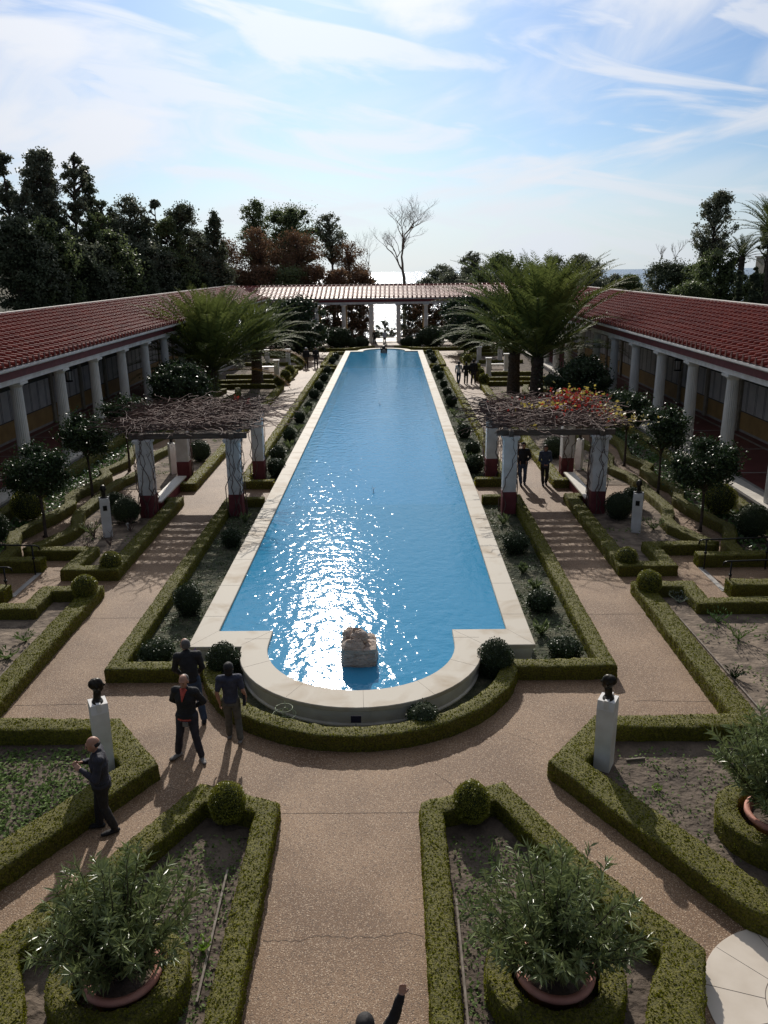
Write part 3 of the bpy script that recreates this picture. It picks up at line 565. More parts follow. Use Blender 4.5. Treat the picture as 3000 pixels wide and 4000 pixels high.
nd=N_.new('ShaderNodeTexNoise'); nd.inputs['Scale'].default_value=1.5; L_.new(mp.outputs[0],nd.inputs['Vector']); va=N_.new('ShaderNodeVectorMath'); va.operation='MULTIPLY_ADD'; L_.new(nd.outputs['Color'],va.inputs[0]); va.inputs[1].default_value=(.5,.5,0); L_.new(mp.outputs[0],va.inputs[2]); L_.new(va.outputs[0],vor.inputs['Vector'])
hgt=mt_('ADD',mt_('MULTIPLY',nzn(2.6,2,(1,1,1),.3),.012),mt_('ADD',mt_('MULTIPLY',nzn(8,3,(.8,1.2,1)),.0085),mt_('MULTIPLY',vor.outputs['Distance'],.012)))
bp=N_.new('ShaderNodeBump'); bp.inputs['Strength'].default_value=1; bp.inputs['Distance'].default_value=1.0; L_.new(hgt,bp.inputs['Height'])
fr=N_.new('ShaderNodeFresnel'); fr.inputs[0].default_value=1.33; L_.new(bp.outputs[0],fr.inputs[1])
gl=N_.new('ShaderNodeBsdfGlossy'); gl.inputs['Roughness'].default_value=.045; L_.new(bp.outputs[0],gl.inputs['Normal'])
df=N_.new('ShaderNodeBsdfDiffuse'); df.inputs[0].default_value=(.09,.56,.98,1); L_.new(bp.outputs[0],df.inputs['Normal'])
tr=N_.new('ShaderNodeBsdfTransparent'); tr.inputs[0].default_value=(.68,.93,1,1)
m1=N_.new('ShaderNodeMixShader'); m1.inputs[0].default_value=.5; L_.new(tr.outputs[0],m1.inputs[1]); L_.new(df.outputs[0],m1.inputs[2])
m2=N_.new('ShaderNodeMixShader'); gl2=N_.new('ShaderNodeBsdfGlossy'); gl2.distribution='BECKMANN'; gl2.inputs['Roughness'].default_value=.13; L_.new(bp.outputs[0],gl2.inputs['Normal']); mg=N_.new('ShaderNodeMixShader'); mg.inputs[0].default_value=.35; L_.new(gl.outputs[0],mg.inputs[1]); L_.new(gl2.outputs[0],mg.inputs[2]); L_.new(fr.outputs[0],m2.inputs[0]); L_.new(m1.outputs[0],m2.inputs[1]); L_.new(mg.outputs[0],m2.inputs[2]); L_.new(m2.outputs[0],N_['Material Output'].inputs[0])
g=G(); g.poly(offs(inn,.005),.40); tag(g.build('pool_water',m),kind='structure')
# travertine rock in the apse
g=G(); K=9
V=[];
rg=random.Random(5)
for iz,z in enumerate(np.linspace(-.3,1,K)):
    sx=.42*(1-.10*max(0,z)); sy=.44*(1-.06*max(0,z))
    for q in range(20):
        a=2*PI*q/20+.2; cx,cy=math.cos(a),math.sin(a); k=1/max(abs(cx),abs(cy))**.75
        nzv=1+rg.uniform(-.035,.035)+.03*math.sin(z*14)
        V.append((sx*cx*k*nzv,sy*cy*k*nzv,.1+z*.72 if z>=0 else .1+z*.3))
Fk=[(i*20+q,i*20+(q+1)%20,(i+1)*20+(q+1)%20,(i+1)*20+q) for i in range(K-1) for q in range(20)]
# craggy top
top=len(V); ring0=(K-1)*20
rings=[(.8,.16,0),(.55,.20,.1),(.3,.25,.15)]
for rr,zz_,_ in rings:
    for q in range(20):
        a=2*PI*q/20+.2; cx,cy=math.cos(a),math.sin(a); k=1/max(abs(cx),abs(cy))**.6
        V.append((.38*cx*k*rr+.0,.40*cy*k*rr,.82+zz_*rg.uniform(.2,1.6)*(1 if cx<.4 else .35)))
V.append((-.05,0,1.12)); 
for j in range(3): 
    o0=ring0 if j==0 else top+(j-1)*20; o1=top+j*20
    Fk+=[(o0+q,o0+(q+1)%20,o1+(q+1)%20,o1+q) for q in range(20)]
o1=top+40; Fk+=[(o1+q,o1+(q+1)%20,len(V)-1) for q in range(20)]
g.add(V,Fk,0,False); g.ell((.02,-.12,.98),(.20,.14,.17),0,12,8,.12,3); g.ell((-.2,.12,.95),(.17,.2,.14),0,12,8,.12,4)
rk=g.build('travertine_rock',MT['stone'],loc=(-.02,16.42,-.02)); tag(rk,'pale rough travertine block standing in the apse of the pool','rock')
# far bronze figure on a rock
st=thing('bronze_statue','dark bronze figure on a rock at the far end of the pool','statue',(-.02,83.6,0))
g=G(); g.box((0,0,.3),(.85,.7,.7),0,top=(.62,.5)); g.ell((0,0,.6),(.34,.28,.18),0,12,8,.15); g.build('rock',MT['stone'],st)
g=G(); g.tube([(0,0,.62),(0,.02,.85),(.02,0,1.05)],[.15,.17,.13],10); g.tube([(.1,-.05,.8),(.28,-.3,.78),(.3,-.32,.5)],[.09,.075,.05],8); g.tube([(-.1,-.05,.8),(-.22,-.28,.7),(-.3,-.3,.45)],[.09,.07,.05],8)
g.tube([(.14,0,1.05),(.32,.0,1.15),(.3,-.05,1.38)],[.06,.05,.035],8); g.tube([(-.14,0,1.02),(-.3,.05,.85),(-.32,0,.62)],[.06,.05,.035],8); g.ell((.03,-.03,1.25),(.1,.11,.13),0,12,10); g.build('figure',MT['bronze'],st)
# fountain jets
m,t,b,N_,L_=nt('spray'); b.inputs['Base Color'].default_value=(.85,.9,.95,1); b.inputs['Roughness'].default_value=.2
for yy,lb_ in ((30.4,'small water jet rising in the nearer half of the pool'),(50.95,'small water jet rising at the middle of the pool')):
    g=G(); g.tube([(0,0,.3),(0,0,.45),(.01,0,.55)],[.015,.018,.008],7,0)
    P=rng.normal(0,.05,(60,3))*np.array([1,1,2])+np.array([0,0,.5]); g.leaves(P[P[:,2]>.4],.03,.012)
    tag(g.build('water_jet',m,loc=(0,yy,0)),lb_,'fountain jet','pool jets')
# plaque, wire cage
g=thing('plant_sign','small dark plaque on a stake before the curved pool wall','sign',(.0,13.95,0))
q=G(); q.box((0,0,.13),(.012,.012,.26)); q.build('stake',MT['iron'],g)
q=G(); q.box((0,0,.33),(.20,.012,.14)); o=q.build('plate',mat('plaque_face',(.02,.02,.04),(.035,.03,.055),scale=60,rough=.8,spec=.1),g); o.rotation_euler=(rad(-8),0,0)
q=G(); 
for zz_,r_ in ((.12,.19),(.28,.23),(.42,.17)): q.tube([(r_*math.cos(a),r_*math.sin(a),zz_) for a in np.linspace(0,2*PI,21)],.006,4,0,cap=False)
for a in (0,1.57,3.14,4.71): q.tube([(.1*math.cos(a),.1*math.sin(a),0),(.2*math.cos(a),.2*math.sin(a),.2),(.15*math.cos(a),.15*math.sin(a),.48)],.005,4,0)
P=rng.normal(0,.08,(120,3)); P[:,2]=abs(P[:,2])*2; q.leaves(P,.05,m=1)
tag(q.build('plant_cage',[MT['green_wire'],MT['tree_green']],loc=(-1.42,14.25,.02)),'round wire cage over a small plant against the curved pool wall','plant support')
# paved circle lower right
pd=G(); C_=(5.87,7.78); pd.poly(arc(C_[0],C_[1],1.34,0,354,60),0,.012,0)
for i,a in enumerate(np.arange(0,360,30)):
    c,s_=math.cos(rad(a+12)),math.sin(rad(a+12)); 
    pd.tube([(C_[0]+.62*c,C_[1]+.62*s_,.0115),(C_[0]+1.33*c,C_[1]+1.33*s_,.0115)],.0045,4,1)
pd.tube([(C_[0]+.62*math.cos(a),C_[1]+.62*math.sin(a),.0115) for a in np.linspace(0,2*PI,50)],.005,4,1,cap=False)
tag(pd.build('paved_circle',[MT['paver'],MT['joint']]),kind='structure')
# edging boards
def board(label,p0,p1,hh=.05,w=.03):
    g=G(); d=np.array(p1)-np.array(p0); l=np.linalg.norm(d); g.box((0,0,.02+hh/2),(l,w,hh),0,math.atan2(d[1],d[0])); tag(g.build('edging_board',MT['plank'],loc=((p0[0]+p1[0])/2,(p0[1]+p1[1])/2,0)),label,'garden edging','edging boards')
board('long pale edging board behind the right path hedge',(8.12,14.3),(8.0,19.2)); board('long pale edging board behind the left path hedge',(-8.05,14.3),(-8.0,19.4))
board('pale edging board in the left foreground bed',(-1.72,7.9),(-1.78,10.2)); board('pale edging board beside the right foreground path hedge',(1.58,6.2),(1.6,9.6))
board('edging board before the left pergola post bed',(-8.4,27.9),(-9.6,27.85)); board('edging board behind the right middle bust',(8.9,27.9),(9.6,27.6))
board('short edging board in shade in the right triangular bed',(4.95,13.0),(5.3,13.05))
# path lights
g=G(); g.tube([(0,0,0),(0,0,.22)],.04,10); g.lathe([(.055,.2),(.055,.25),(.02,.27)],n=12); tag(g.build('path_light',MT['plastic'],loc=(-8.45,27.0,.02)),'small white path light beside the left middle bust','lamp')
# ------------------------------------------------------------------ colonnades
FZ=.42; CX_=14.3; SP=4.45; Y0=32.75
def column_mesh(h=4.04,r0=.27,r1=.225):
    g=G(); pr=[]
    for i in range(9):
        t_=i/8; pr.append((r0+(r1-r0)*t_-.006*math.sin(PI*t_)*-1,t_*(h-.22)))
    g.lathe(pr,n=40,m=0,sm=False,flute=.075)
    g.lathe([(r1,h-.22),(r1+.015,h-.2),(r1+.09,h-.12),(r1+.11,h-.1)],n=28)
    g.box((0,0,h-.05),(.7,.7,.1))
    return g
colnear=None
def colonnade(s):
    global colnear
    k=SIDE[s]
    t_=thing('colonnade','long white columned walkway with a red tiled roof along the %s side of the garden'%k,'colonnade',(s*CX_,55,0),group='colonnades round the garden')
    P=lambda x:s*(x)-s*CX_
    def bbx(g,x0,x1,y0,y1,z0,z1,m=0): a,b_=sorted((s*(x0-CX_),s*(x1-CX_))); g.bb(a,b_,y0-55,y1-55,z0,z1,m)
    ya,yb=8,104.6
    g=G(); bbx(g,14.0,18.6,ya,yb,-.3,FZ-.004,0); bbx(g,14.62,14.78,ya,yb,FZ-.02,FZ+.002,1); bbx(g,17.9,18.05,ya,yb,FZ-.02,FZ+.002,1)
    for yy in np.arange(Y0-2*SP,99,SP): bbx(g,14.78,17.9,yy-.06,yy+.06,FZ-.02,FZ+.001,1)
    g.build('floor',[MT['floor'],MT['cement']],t_)
    g=G(); bbx(g,13.88,14.62,ya,98.8,FZ-.10,FZ,0); bbx(g,13.92,14.0,ya,98.8,-.3,FZ-.10,1); g.build('step',[MT['ridge'],MT['cement']],t_)
    ys=[Y0+SP*i for i in range(-5,16)]
    for yy in ys:
        if yy>99.6: continue
        if colnear is None: colnear=column_mesh().build('column',MT['colwhite'],t_); o=colnear
        else: o=colnear.copy(); COL.objects.link(o); o.parent=t_
        o.location=(0,yy-55,FZ)
    g=G(); bbx(g,14.02,14.58,ya,99.78,4.46,4.63); bbx(g,13.97,14.63,ya,99.83,4.63,4.66); g.build('architrave',MT['white'],t_)
    g=G(); bbx(g,14.03,14.57,ya,99.79,4.66,5.02); g.build('frieze',MT['maroon'],t_)
    g=G(); bbx(g,13.74,14.6,ya,99.6,5.02,5.09); bbx(g,13.60,14.6,ya,99.4,5.09,5.18); g.build('cornice',MT['white'],t_)
    g=G(); bbx(g,14.6,18.5,ya,yb,4.75,4.8); 
    for yy in np.arange(Y0-2*SP+.5,99,1.1): bbx(g,14.6,18.5,yy-.06,yy+.06,4.6,4.748)
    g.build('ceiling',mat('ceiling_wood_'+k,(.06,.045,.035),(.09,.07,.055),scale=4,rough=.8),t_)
    # back wall with its painted dado and panels
    w=G(); bbx(w,18.5,18.9,ya,yb,-.3,6.3,3); bbx(w,18.47,18.5,ya,yb,FZ,FZ+.12,4); bbx(w,18.48,18.5,ya,yb,FZ+.12,1.42,0)
    bbx(w,18.475,18.5,ya,yb,1.42,1.47,2); bbx(w,18.485,18.5,ya,yb,1.47,2.95,1); bbx(w,18.475,18.5,ya,yb,2.95,3.0,2)
    for yy in np.arange(Y0-2*SP-SP/2,99,SP):
        for q in (-1.55,-1.42,-.55,-.42,.42,.55,1.42,1.55): bbx(w,18.478,18.5,yy+q-.016,yy+q+.016,1.48,2.94,2)
    w.build('wall',[MT['ochre'],MT['panel'],MT['line'],MT['greenwall'],MT['cement']],t_)
    for yy in np.arange(Y0-2*SP,99,SP):
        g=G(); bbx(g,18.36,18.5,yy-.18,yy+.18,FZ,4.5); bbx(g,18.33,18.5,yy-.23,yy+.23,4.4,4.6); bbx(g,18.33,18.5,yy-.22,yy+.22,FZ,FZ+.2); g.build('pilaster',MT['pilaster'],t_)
    # roof: pan tiles with rows of cover tiles
    e0,e1,z0,z1=13.64,18.75,5.22,6.58; sl=(z1-z0)/(e1-e0)
    g=G(); nst=12
    V=[];Fc=[]
    for i in range(nst):
        xa=e0+(e1-e0)*i/nst; xb=e0+(e1-e0)*(i+1)/nst; za=z0+(xa-e0)*sl+.03; zb=z0+(xb-e0)*sl
        yla=min(yb,99.0+(xa-e0)) ; ylb=min(yb,99.0+(xb-e0)); o=len(V)
        V+=[(P(xa),ya-55,za),(P(xa),yla-55,za),(P(xb),ylb-55,zb),(P(xb),ya-55,zb),(P(xa),ya-55,za-.03),(P(xa),yla-55,za-.03)]
        Fc+=[(o,o+1,o+2,o+3),(o,o+4,o+5,o+1)]
    g.add(V,Fc,0)
    # cover tile ribs, a tapered half pipe per tile
    na=6; ang=np.linspace(0,PI,na)
    RV=[];RF=[];base=0
    for yy in np.arange(ya+.3,yb,.54):
        xs0=max(0,(yy-99.0)/(e1-e0)) if yy>99 else 0
        for i in range(nst):
            if (i+.5)/nst<xs0: continue
            xa=e0+(e1-e0)*i/nst-.02; xb=e0+(e1-e0)*(i+1)/nst+.02
            for x,r_,dz in ((xa,.105,.045),(xb,.085,.0)):
                z=z0+(x-e0)*sl+.01+dz
                RV+=[(P(x),yy-55+r_*math.cos(a),z+r_*math.sin(a)*1.05) for a in ang]
            RF+=[(base+q,base+q+1,base+na+q+1,base+na+q) for q in range(na-1)]; RF+=[tuple(base+q for q in range(na))]; base+=2*na
    g.add(RV,RF,0,False)
    g.build('roof',MT['tile'],t_)
    g=G(); ay=[yy for yy in np.arange(ya+.3,99.2,.54)]; g.box((0,0,0),(.05,.17,.24),0,top=(.04,.09)); a0=None; rest=G(); nn_=0
    for yy in ay:
        if yy>27 and nn_<100:
            if a0 is None: a0=g.build('antefix',MT['tiledark'],t_); o=a0
            else: o=a0.copy(); COL.objects.link(o); o.parent=t_
            o.location=(P(13.62),yy-55,5.34); nn_+=1
        else: rest.box((P(13.62),yy-55,5.34),(.05,.17,.24),0,top=(.04,.09))
    tag(rest.build('antefix_row',MT['tiledark'],t_),kind='stuff')
    g=G(); bbx(g,18.66,19.0,ya,yb,6.5,6.70); g.build('ridge_cap',MT['ridge'],t_)
    return t_
for s in (-1,1): colonnade(s)
# rear wing
rw=thing('colonnade','white columned walkway with a sunlit tiled roof across the far end of the garden','colonnade',(0,100,0),group='colonnades round the garden')
g=G(); g.bb(-14,14,-.9,4.4,-.3,.12); g.bb(-14,14,-1.3,-.9,-.3,.04); g.build('floor',MT['paver'],rw)
for x in (1.62,4.85,8.05,11.2):
    for s in (-1,1):
        o=colnear.copy(); COL.objects.link(o); o.parent=rw; o.location=(s*x,-.5,.15); o.scale=(1,1,1.055)
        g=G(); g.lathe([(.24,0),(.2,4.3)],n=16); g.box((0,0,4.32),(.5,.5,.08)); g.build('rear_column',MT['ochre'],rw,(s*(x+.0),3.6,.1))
g=G(); g.bb(-13.9,13.9,-.78,-.22,4.44,4.68); g.build('architrave',MT['white'],rw)
g=G(); g.bb(-13.9,13.9,-.77,-.23,4.68,5.0); g.build('frieze',MT['maroon'],rw)
g=G(); g.bb(-13.7,13.7,-.95,-.2,5.0,5.1); g.build('cornice',MT['white'],rw)
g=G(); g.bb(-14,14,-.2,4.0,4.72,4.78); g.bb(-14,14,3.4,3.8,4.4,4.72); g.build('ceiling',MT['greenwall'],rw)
g=G(); za,zb=5.14,6.52; ns=9; ya_,yb_=-1.0,3.9
for i in range(ns):
    y0=ya_+(yb_-ya_)*i/ns; y1=ya_+(yb_-ya_)*(i+1)/ns; z0=za+(zb-za)*i/ns; z1=za+(zb-za)*(i+1)/ns
    x0=13.5+(y0-ya_); x1=13.5+(y1-ya_)
    g.add([(-x0,y0,z0+.035),(x0,y0,z0+.035),(x1,y1,z1),(-x1,y1,z1),(-x0,y0,z0),(x0,y0,z0)],[(0,1,2,3),(0,4,5,1)],0)
ang=np.linspace(0,PI,7); RV=[];RF=[];base=0
for x in np.arange(-17.82,17.9,.54):
    for i in range(ns):
        if abs(x)>13.5 and (i+.5)/ns<(abs(x)-13.5)/(yb_-ya_): continue
        for t_,r_,dz in ((i/ns,.105,.045),((i+1)/ns,.085,0)):
            y=ya_+(yb_-ya_)*t_; z=za+(zb-za)*t_+dz+.01; RV+=[(x+r_*math.cos(a),y,z+r_*math.sin(a)) for a in ang]
        RF+=[(base+q+1,base+q,base+7+q,base+7+q+1) for q in range(6)]; RF+=[tuple(base+q for q in range(7))[::-1]]; base+=14
g.add(RV,RF,0,False); g.add([(-18.5,3.9,6.52),(18.5,3.9,6.52),(18.5,5.2,6.0),(-18.5,5.2,6.0)],[(0,1,2,3)],0)
g.build('roof',MT['tile'],rw)
g=G(); g.box((0,0,0),(.17,.05,.22),0,top=(.09,.04)); a0=None
for x in np.arange(-13.5,13.6,.54):
    if a0 is None: a0=g.build('antefix',MT['tiledark'],rw); o=a0
    else: o=a0.copy(); COL.objects.link(o); o.parent=rw
    o.location=(x,-1.03,5.25)
g=G(); g.bb(-18.6,18.6,3.85,4.05,6.50,6.64); g.build('ridge_cap',MT['tiledark'],rw)
rl=thing('terrace_railing','thin timber railing behind the far columns with the sea beyond','railing',(0,104.2,.1))
g=G(); g.bb(-13,13,-.03,.03,.98,1.04); g.bb(-13,13,-.02,.02,.08,.12); g.build('top_rail',MT['wood'],rl)
g=G()
for x in np.arange(-13,13.1,.8125): g.bb(x-.02,x+.02,-.02,.02,0,1)
for x in np.arange(-13,12.9,1.625):
    for dx in (0,.8125): g.tube([(x+dx,0,.12),(x+dx+.8125,0,.98)],.012,4,0); g.tube([(x+dx+.8125,0,.12),(x+dx,0,.98)],.012,4,0)
g.build('lattice',MT['wood'],rl)
# hanging lanterns
def lantern(label,x,y,z=3.3):
    t_=thing('lantern',label,'lantern',(x,y,z),group='lanterns hanging in the colonnades')
    g=G(); g.tube([(0,0,.5),(0,0,1.42)],.012,5); g.lathe([(.26,.28),(.1,.42),(.03,.5)],n=8); g.lathe([(.2,-.28),(.22,-.25),(.2,-.22)],n=8)
    for a in range(6): c,s_=math.cos(a*PI/3),math.sin(a*PI/3); g.tube([(.15*c,.15*s_,-.24),(.17*c,.17*s_,.3)],.012,4)
    g.build('frame',MT['iron'],t_); g=G(); g.lathe([(.12,-.2),(.14,.26)],n=6,sm=False); g.build('pane',MT['plastic'],t_)
lantern('dark hanging lantern between columns of the right colonnade',16.4,45.3); lantern('dark hanging lantern between columns of the left colonnade',-16.4,43.6)
# ------------------------------------------------------------------ handrails and low steps
for s in (1,-1):
    for yy,lb_ in ((20.95,'nearer'),(22.78,'farther')):
        t_=thing('handrail','%s black metal handrail of the cross walk leading to the %s colonnade'%(lb_,SIDE[s]),'handrail',(s*9.72,yy,0),0 if s>0 else PI,group='handrails of the cross walks')
        g=G(); g.tube([(-.02,0,.80),(0,0,.9),(.1,0,.93),(1.2,0,.96),(4.0,0,1.05)],.024,8); g.build('rail',MT['iron'],t_)
        for x in (.2,2.0,3.8):
            g=G(); g.tube([(x,0,0),(x,0,.94+x*.02)],.022,8); g.lathe([(.045,.5),(.045,.56)],(x,0,0),10); g.build('post',MT['iron'],t_)
    g=G(); g.bb(min(s*9.8,s*9.95),max(s*9.8,s*9.95),21.08,22.94,.0,.014); tag(g.build('walk_threshold',MT['cement']),kind='structure')
# ------------------------------------------------------------------ pergolas
def pergola(s):
    k=SIDE[s]
    t_=thing('pergola','vine covered timber pergola on four white and maroon piers, %s of the pool'%k,'pergola',(s*6.6,31.4,0),group='pergolas over the paths')
    L_=lambda x,y:(s*x-s*6.6,y-31.4)
    for x,w in ((4.95,.47),(8.15,.5)):
        for y in (28.72,34.05):
            X_,Y_=L_(x,y); g=G(); g.box((X_,Y_,.43),(w+.02,w+.02,.86),1); g.box((X_,Y_,1.81),(w,w,1.9),0); g.box((X_,Y_,2.80),(w+.10,w+.10,.08),0); g.box((X_,Y_,2.86),(w+.16,w+.16,.05),0)
            g.build('pier',[MT['white'],MT['maroon']],t_)
    for y in (28.72,34.05): 
        X0,Y_=L_(6.55,y); g=G(); g.box((X0,Y_,2.99),(4.2,.16,.20)); g.build('beam',MT['wood'],t_)
    for x in (4.95,8.15):
        X_,Y_=L_(x,31.38); g=G(); g.box((X_,Y_,3.0),(.15,6.0,.19)); g.build('beam',MT['wood'],t_)
    for i,y in enumerate(np.arange(29.3,34.0,.66)):
        X0,Y_=L_(6.55,y); g=G(); g.box((X0,Y_,3.17),(4.4,.12,.15)); g.build('rafter',MT['wood'],t_)
    # tangled vine
    r=random.Random(9+s); g=G()
    for i in range(560):
        x=r.uniform(-2.35,2.0) if s>0 else r.uniform(-2.5,2.4); y=r.uniform(-3.1,3.1); z=r.uniform(3.2,3.5); a=r.uniform(0,2*PI) if r.random()<.5 else r.choice((0,PI))+r.uniform(-.5,.5); pts=[(x,y,z)]
        for q in range(7):
            a+=r.uniform(-.55,.55); l=r.uniform(.12,.28); x+=math.cos(a)*l; y+=math.sin(a)*l; z+=r.uniform(-.09,.09); z=min(max(z,2.95),3.78); pts.append((x,y,z))
        g.tube(pts,[r.uniform(.009,.02)]*len(pts),3,0,cap=False)
    for i in range(170):  # shoots hanging over the outer side
        x=r.uniform(-.6,-2.4)*-s if r.random()<.75 else r.uniform(-2.4,2.4); y=r.uniform(-3.2,2.5); z=3.3; dx=s*r.uniform(.1,.22)*(.6 if s>0 else 1); pts=[(x,y,z)]
        for q in range(7): x+=dx*r.uniform(.5,1); y+=r.uniform(-.12,.08); z-=r.uniform(-.07,.09); pts.append((x,y,z))
        g.tube(pts,[.01,.01,.009,.008,.007,.006,.005,.004],3,0,cap=False)
    g.build('vine_tangle',MT['vine'],t_)
    for x in (4.95,8.15):
        for y in (28.72,34.05):
            X_,Y_=L_(x,y); g=G()
            for q in range(9 if y<30 else 5):
                a=r.uniform(0,2*PI); pts=[]; R_=.30
                for h in np.linspace(0,3.2,15):
                    a+=r.uniform(-.38,.38); c,s_=math.cos(a),math.sin(a); kk=1/max(abs(c),abs(s_)); kk=min(kk,1.35)
                    rr=R_*kk+r.uniform(0,.05); pts.append((X_+rr*c,Y_+rr*s_,h))
                g.tube(pts,[.02-.0009*j for j in range(15)],4,0,cap=False)
                for j in (4,6,8,10,12):
                    p=pts[j]; b_=[p]
                    for w_ in range(4): p=(p[0]+r.uniform(-.09,.09),p[1]+r.uniform(-.09,.05),p[2]+r.uniform(.02,.12)); b_.append(p)
                    g.tube(b_,[.008,.007,.006,.004,.003],3,0,cap=False)
            g.build('climbing_stem',MT['vine'],t_)
    if s>0:
        def leafset(nm,m_,spots):
            g=G(); P=np.concatenate([rng.normal(0,1,(n,3))*np.array(sg)+np.array(c) for c,sg,n in spots]); g.leaves(P,.15,.06,flat=.4); g.build(nm,m_,t_)
        leafset('red_leaves',MT['redleaf'],[((1.3,1.2,3.65),(.5,.8,.14),230),((.5,-.4,3.55),(.45,.7,.1),70),((1.8,-1,3.45),(.3,.9,.12),60),((-1,1,3.5),(.7,1,.06),14),((0.2,-2.3,3.4),(.08,.2,.08),10),((-1.4,-.8,3.5),(.2,.6,.06),8)])
        leafset('yellow_leaves',MT['yelleaf'],[((1.7,1.4,3.66),(.5,.8,.14),120),((2.2,-.6,3.4),(.3,1,.15),90),((3.0,-.6,3.1),(.5,.6,.1),70),((0,-.3,3.55),(.5,.3,.08),60),((-.9,-2.6,3.2),(.15,.1,.03),14),((1.75,-2.6,2.7),(.06,.1,.45),26)])
    else:
        g=G(); P=np.concatenate([rng.normal(0,.07,(14,3))+np.array(c) for c in ((1.4,2.7,3.3),(1.6,1.9,2.9),(.8,2.9,3.5))]); g.leaves(P,.13,.05); g.build('red_leaves',MT['redleaf'],t_)
        g=G(); P=rng.normal(0,1,(14,3))*np.array((.1,.1,.5))+np.array((1.75,2.4,2.2)); g.leaves(P,.1,.04); g.build('yellow_leaves',MT['yelleaf'],t_)
for s in (1,-1): pergola(s)
for s in (1,-1):
    t_=thing('stone_bench','long marble topped bench with a maroon base between the outer piers of the %s pergola'%SIDE[s],'bench',(s*8.05,31.2,0),group='benches under the pergolas')
    g=G(); g.box((0,0,.19),(.30,3.5,.38)); g.build('base',MT['maroon'],t_); g=G(); g.box((0,-.1,.41),(.42,3.9,.06)); g.build('seat',MT['marble'],t_)
# ------------------------------------------------------------------ herms
def herm(label,x,y,face,h=1.38,w=.38,plate=0,head=True):
    t_=thing('herm',label,'statue',(x,y,0),face,group='bronze busts on white pillars')
    g=G(); a=w/2; b_=w*.78/2; k=.94
    V=[(-a*k,-b_*k,0),(a*k,-b_*k,0),(a*k,b_*k,0),(-a*k,b_*k,0),(-a,-b_,h-.16),(a,-b_,h-.16),(a,b_,h-.16),(-a,b_,h-.16),
       (-a*.80,-b_,h),(a*.80,-b_,h),(a*.80,b_,h),(-a*.80,b_,h),(-a,-b_*.0,h-.02),(a,-b_*.0,h-.02)]
    g.add(V,[(0,3,2,1),(0,1,5,4),(2,3,7,6),(1,2,6,5),(3,0,4,7),(4,5,9,8),(6,7,11,10),(8,9,10,11),(5,6,10,9),(7,4,8,11)],0)
    g.box((0,-.01,h-.05),(w*.99,b_*.5,.16),0)
    g.build('pillar',MT['white'],t_)
    # bust: chest, neck, head in one cast surface
    g=G(); g.ell((0,.0,h-.01),(.14,.095,.09),0,16,10); g.tube([(0,0,h),(0,.0,h+.08),(0,.015,h+.2)],[.085,.06,.062],14); g.ell((0,.02,h+.30),(.078,.098,.118),0,20,14); g.ell((0,.045,h+.235),(.058,.07,.06),0,14,10)
    g.ell((0,-.018,h+.325),(.083,.095,.09),0,16,12,.07,2); g.tube([(0,.11,h+.31),(0,.135,h+.275),(0,.115,h+.26)],[.01,.016,.012],8); g.ell((-.082,.01,h+.28),(.014,.024,.034),0,8,6); g.ell((.082,.01,h+.28),(.014,.024,.034),0,8,6)
    g.ell((-.03,.098,h+.305),(.02,.012,.012),0,8,6); g.ell((.03,.098,h+.305),(.02,.012,.012),0,8,6); g.ell((0,.105,h+.225),(.026,.014,.012),0,8,6)
    o=g.build('bust',MT['bronze'],t_); o.scale=(1.12,1.12,1.12); o.location=(0,0,-h*.12-.02); rm=o.modifiers.new('r','REMESH'); rm.mode='VOXEL'; rm.voxel_size=.009 if y<30 else .02; rm.use_smooth_shade=True; sm=o.modifiers.new('s','SMOOTH'); sm.iterations=2
    if plate: g=G(); g.box((0,b_+.004,h-.33),(.13,.012,.17)); g.build('plate',MT['iron'],t_)
for s in (1,-1):
    k=SIDE[s]
    herm('dark bronze head on a white pillar in the %s foreground bed, facing the middle path'%k,s*4.5,12.86,rad(s*62),1.40,.38)
    herm('bronze head on a slim white pillar with a dark plate, before the %s pergola'%k,s*8.93,26.35,rad(160*s),1.38,.33,1)
    herm('bronze bust on a white pillar half hidden behind the %s pergola'%k,s*8.95,35.2,rad(60*s),1.38,.34)
    for q,(x,y) in enumerate(((8.65,67.4),(8.85,76.8),(10.5,70.4),(10.7,76.2))):
        t_=thing('stone_pillar','%s white square pillar with a cap in the far %s beds'%(ORD[q],k),'pillar',(s*x,y,0),group='white pillars in the far beds')
        g=G(); g.box((0,0,.7),(.38,.38,1.4)); g.build('shaft',MT['white'],t_); g=G(); g.box((0,0,1.45),(.5,.5,.09)); g.box((0,0,.06),(.48,.48,.12)); g.build('cap',MT['white'],t_)
    t_=thing('stone_bench','pale slab bench in the far %s beds'%k,'bench',(s*10.0,72,0),group='slab benches in the far beds')
    g=G(); g.box((0,0,.42),(1.6,.5,.08)); g.build('seat',MT['marble'],t_); g=G(); g.box((-.6,0,.19),(.12,.4,.38)); g.build('leg',MT['marble'],t_); g=G(); g.box((.6,0,.19),(.12,.4,.38)); g.build('leg',MT['marble'],t_)
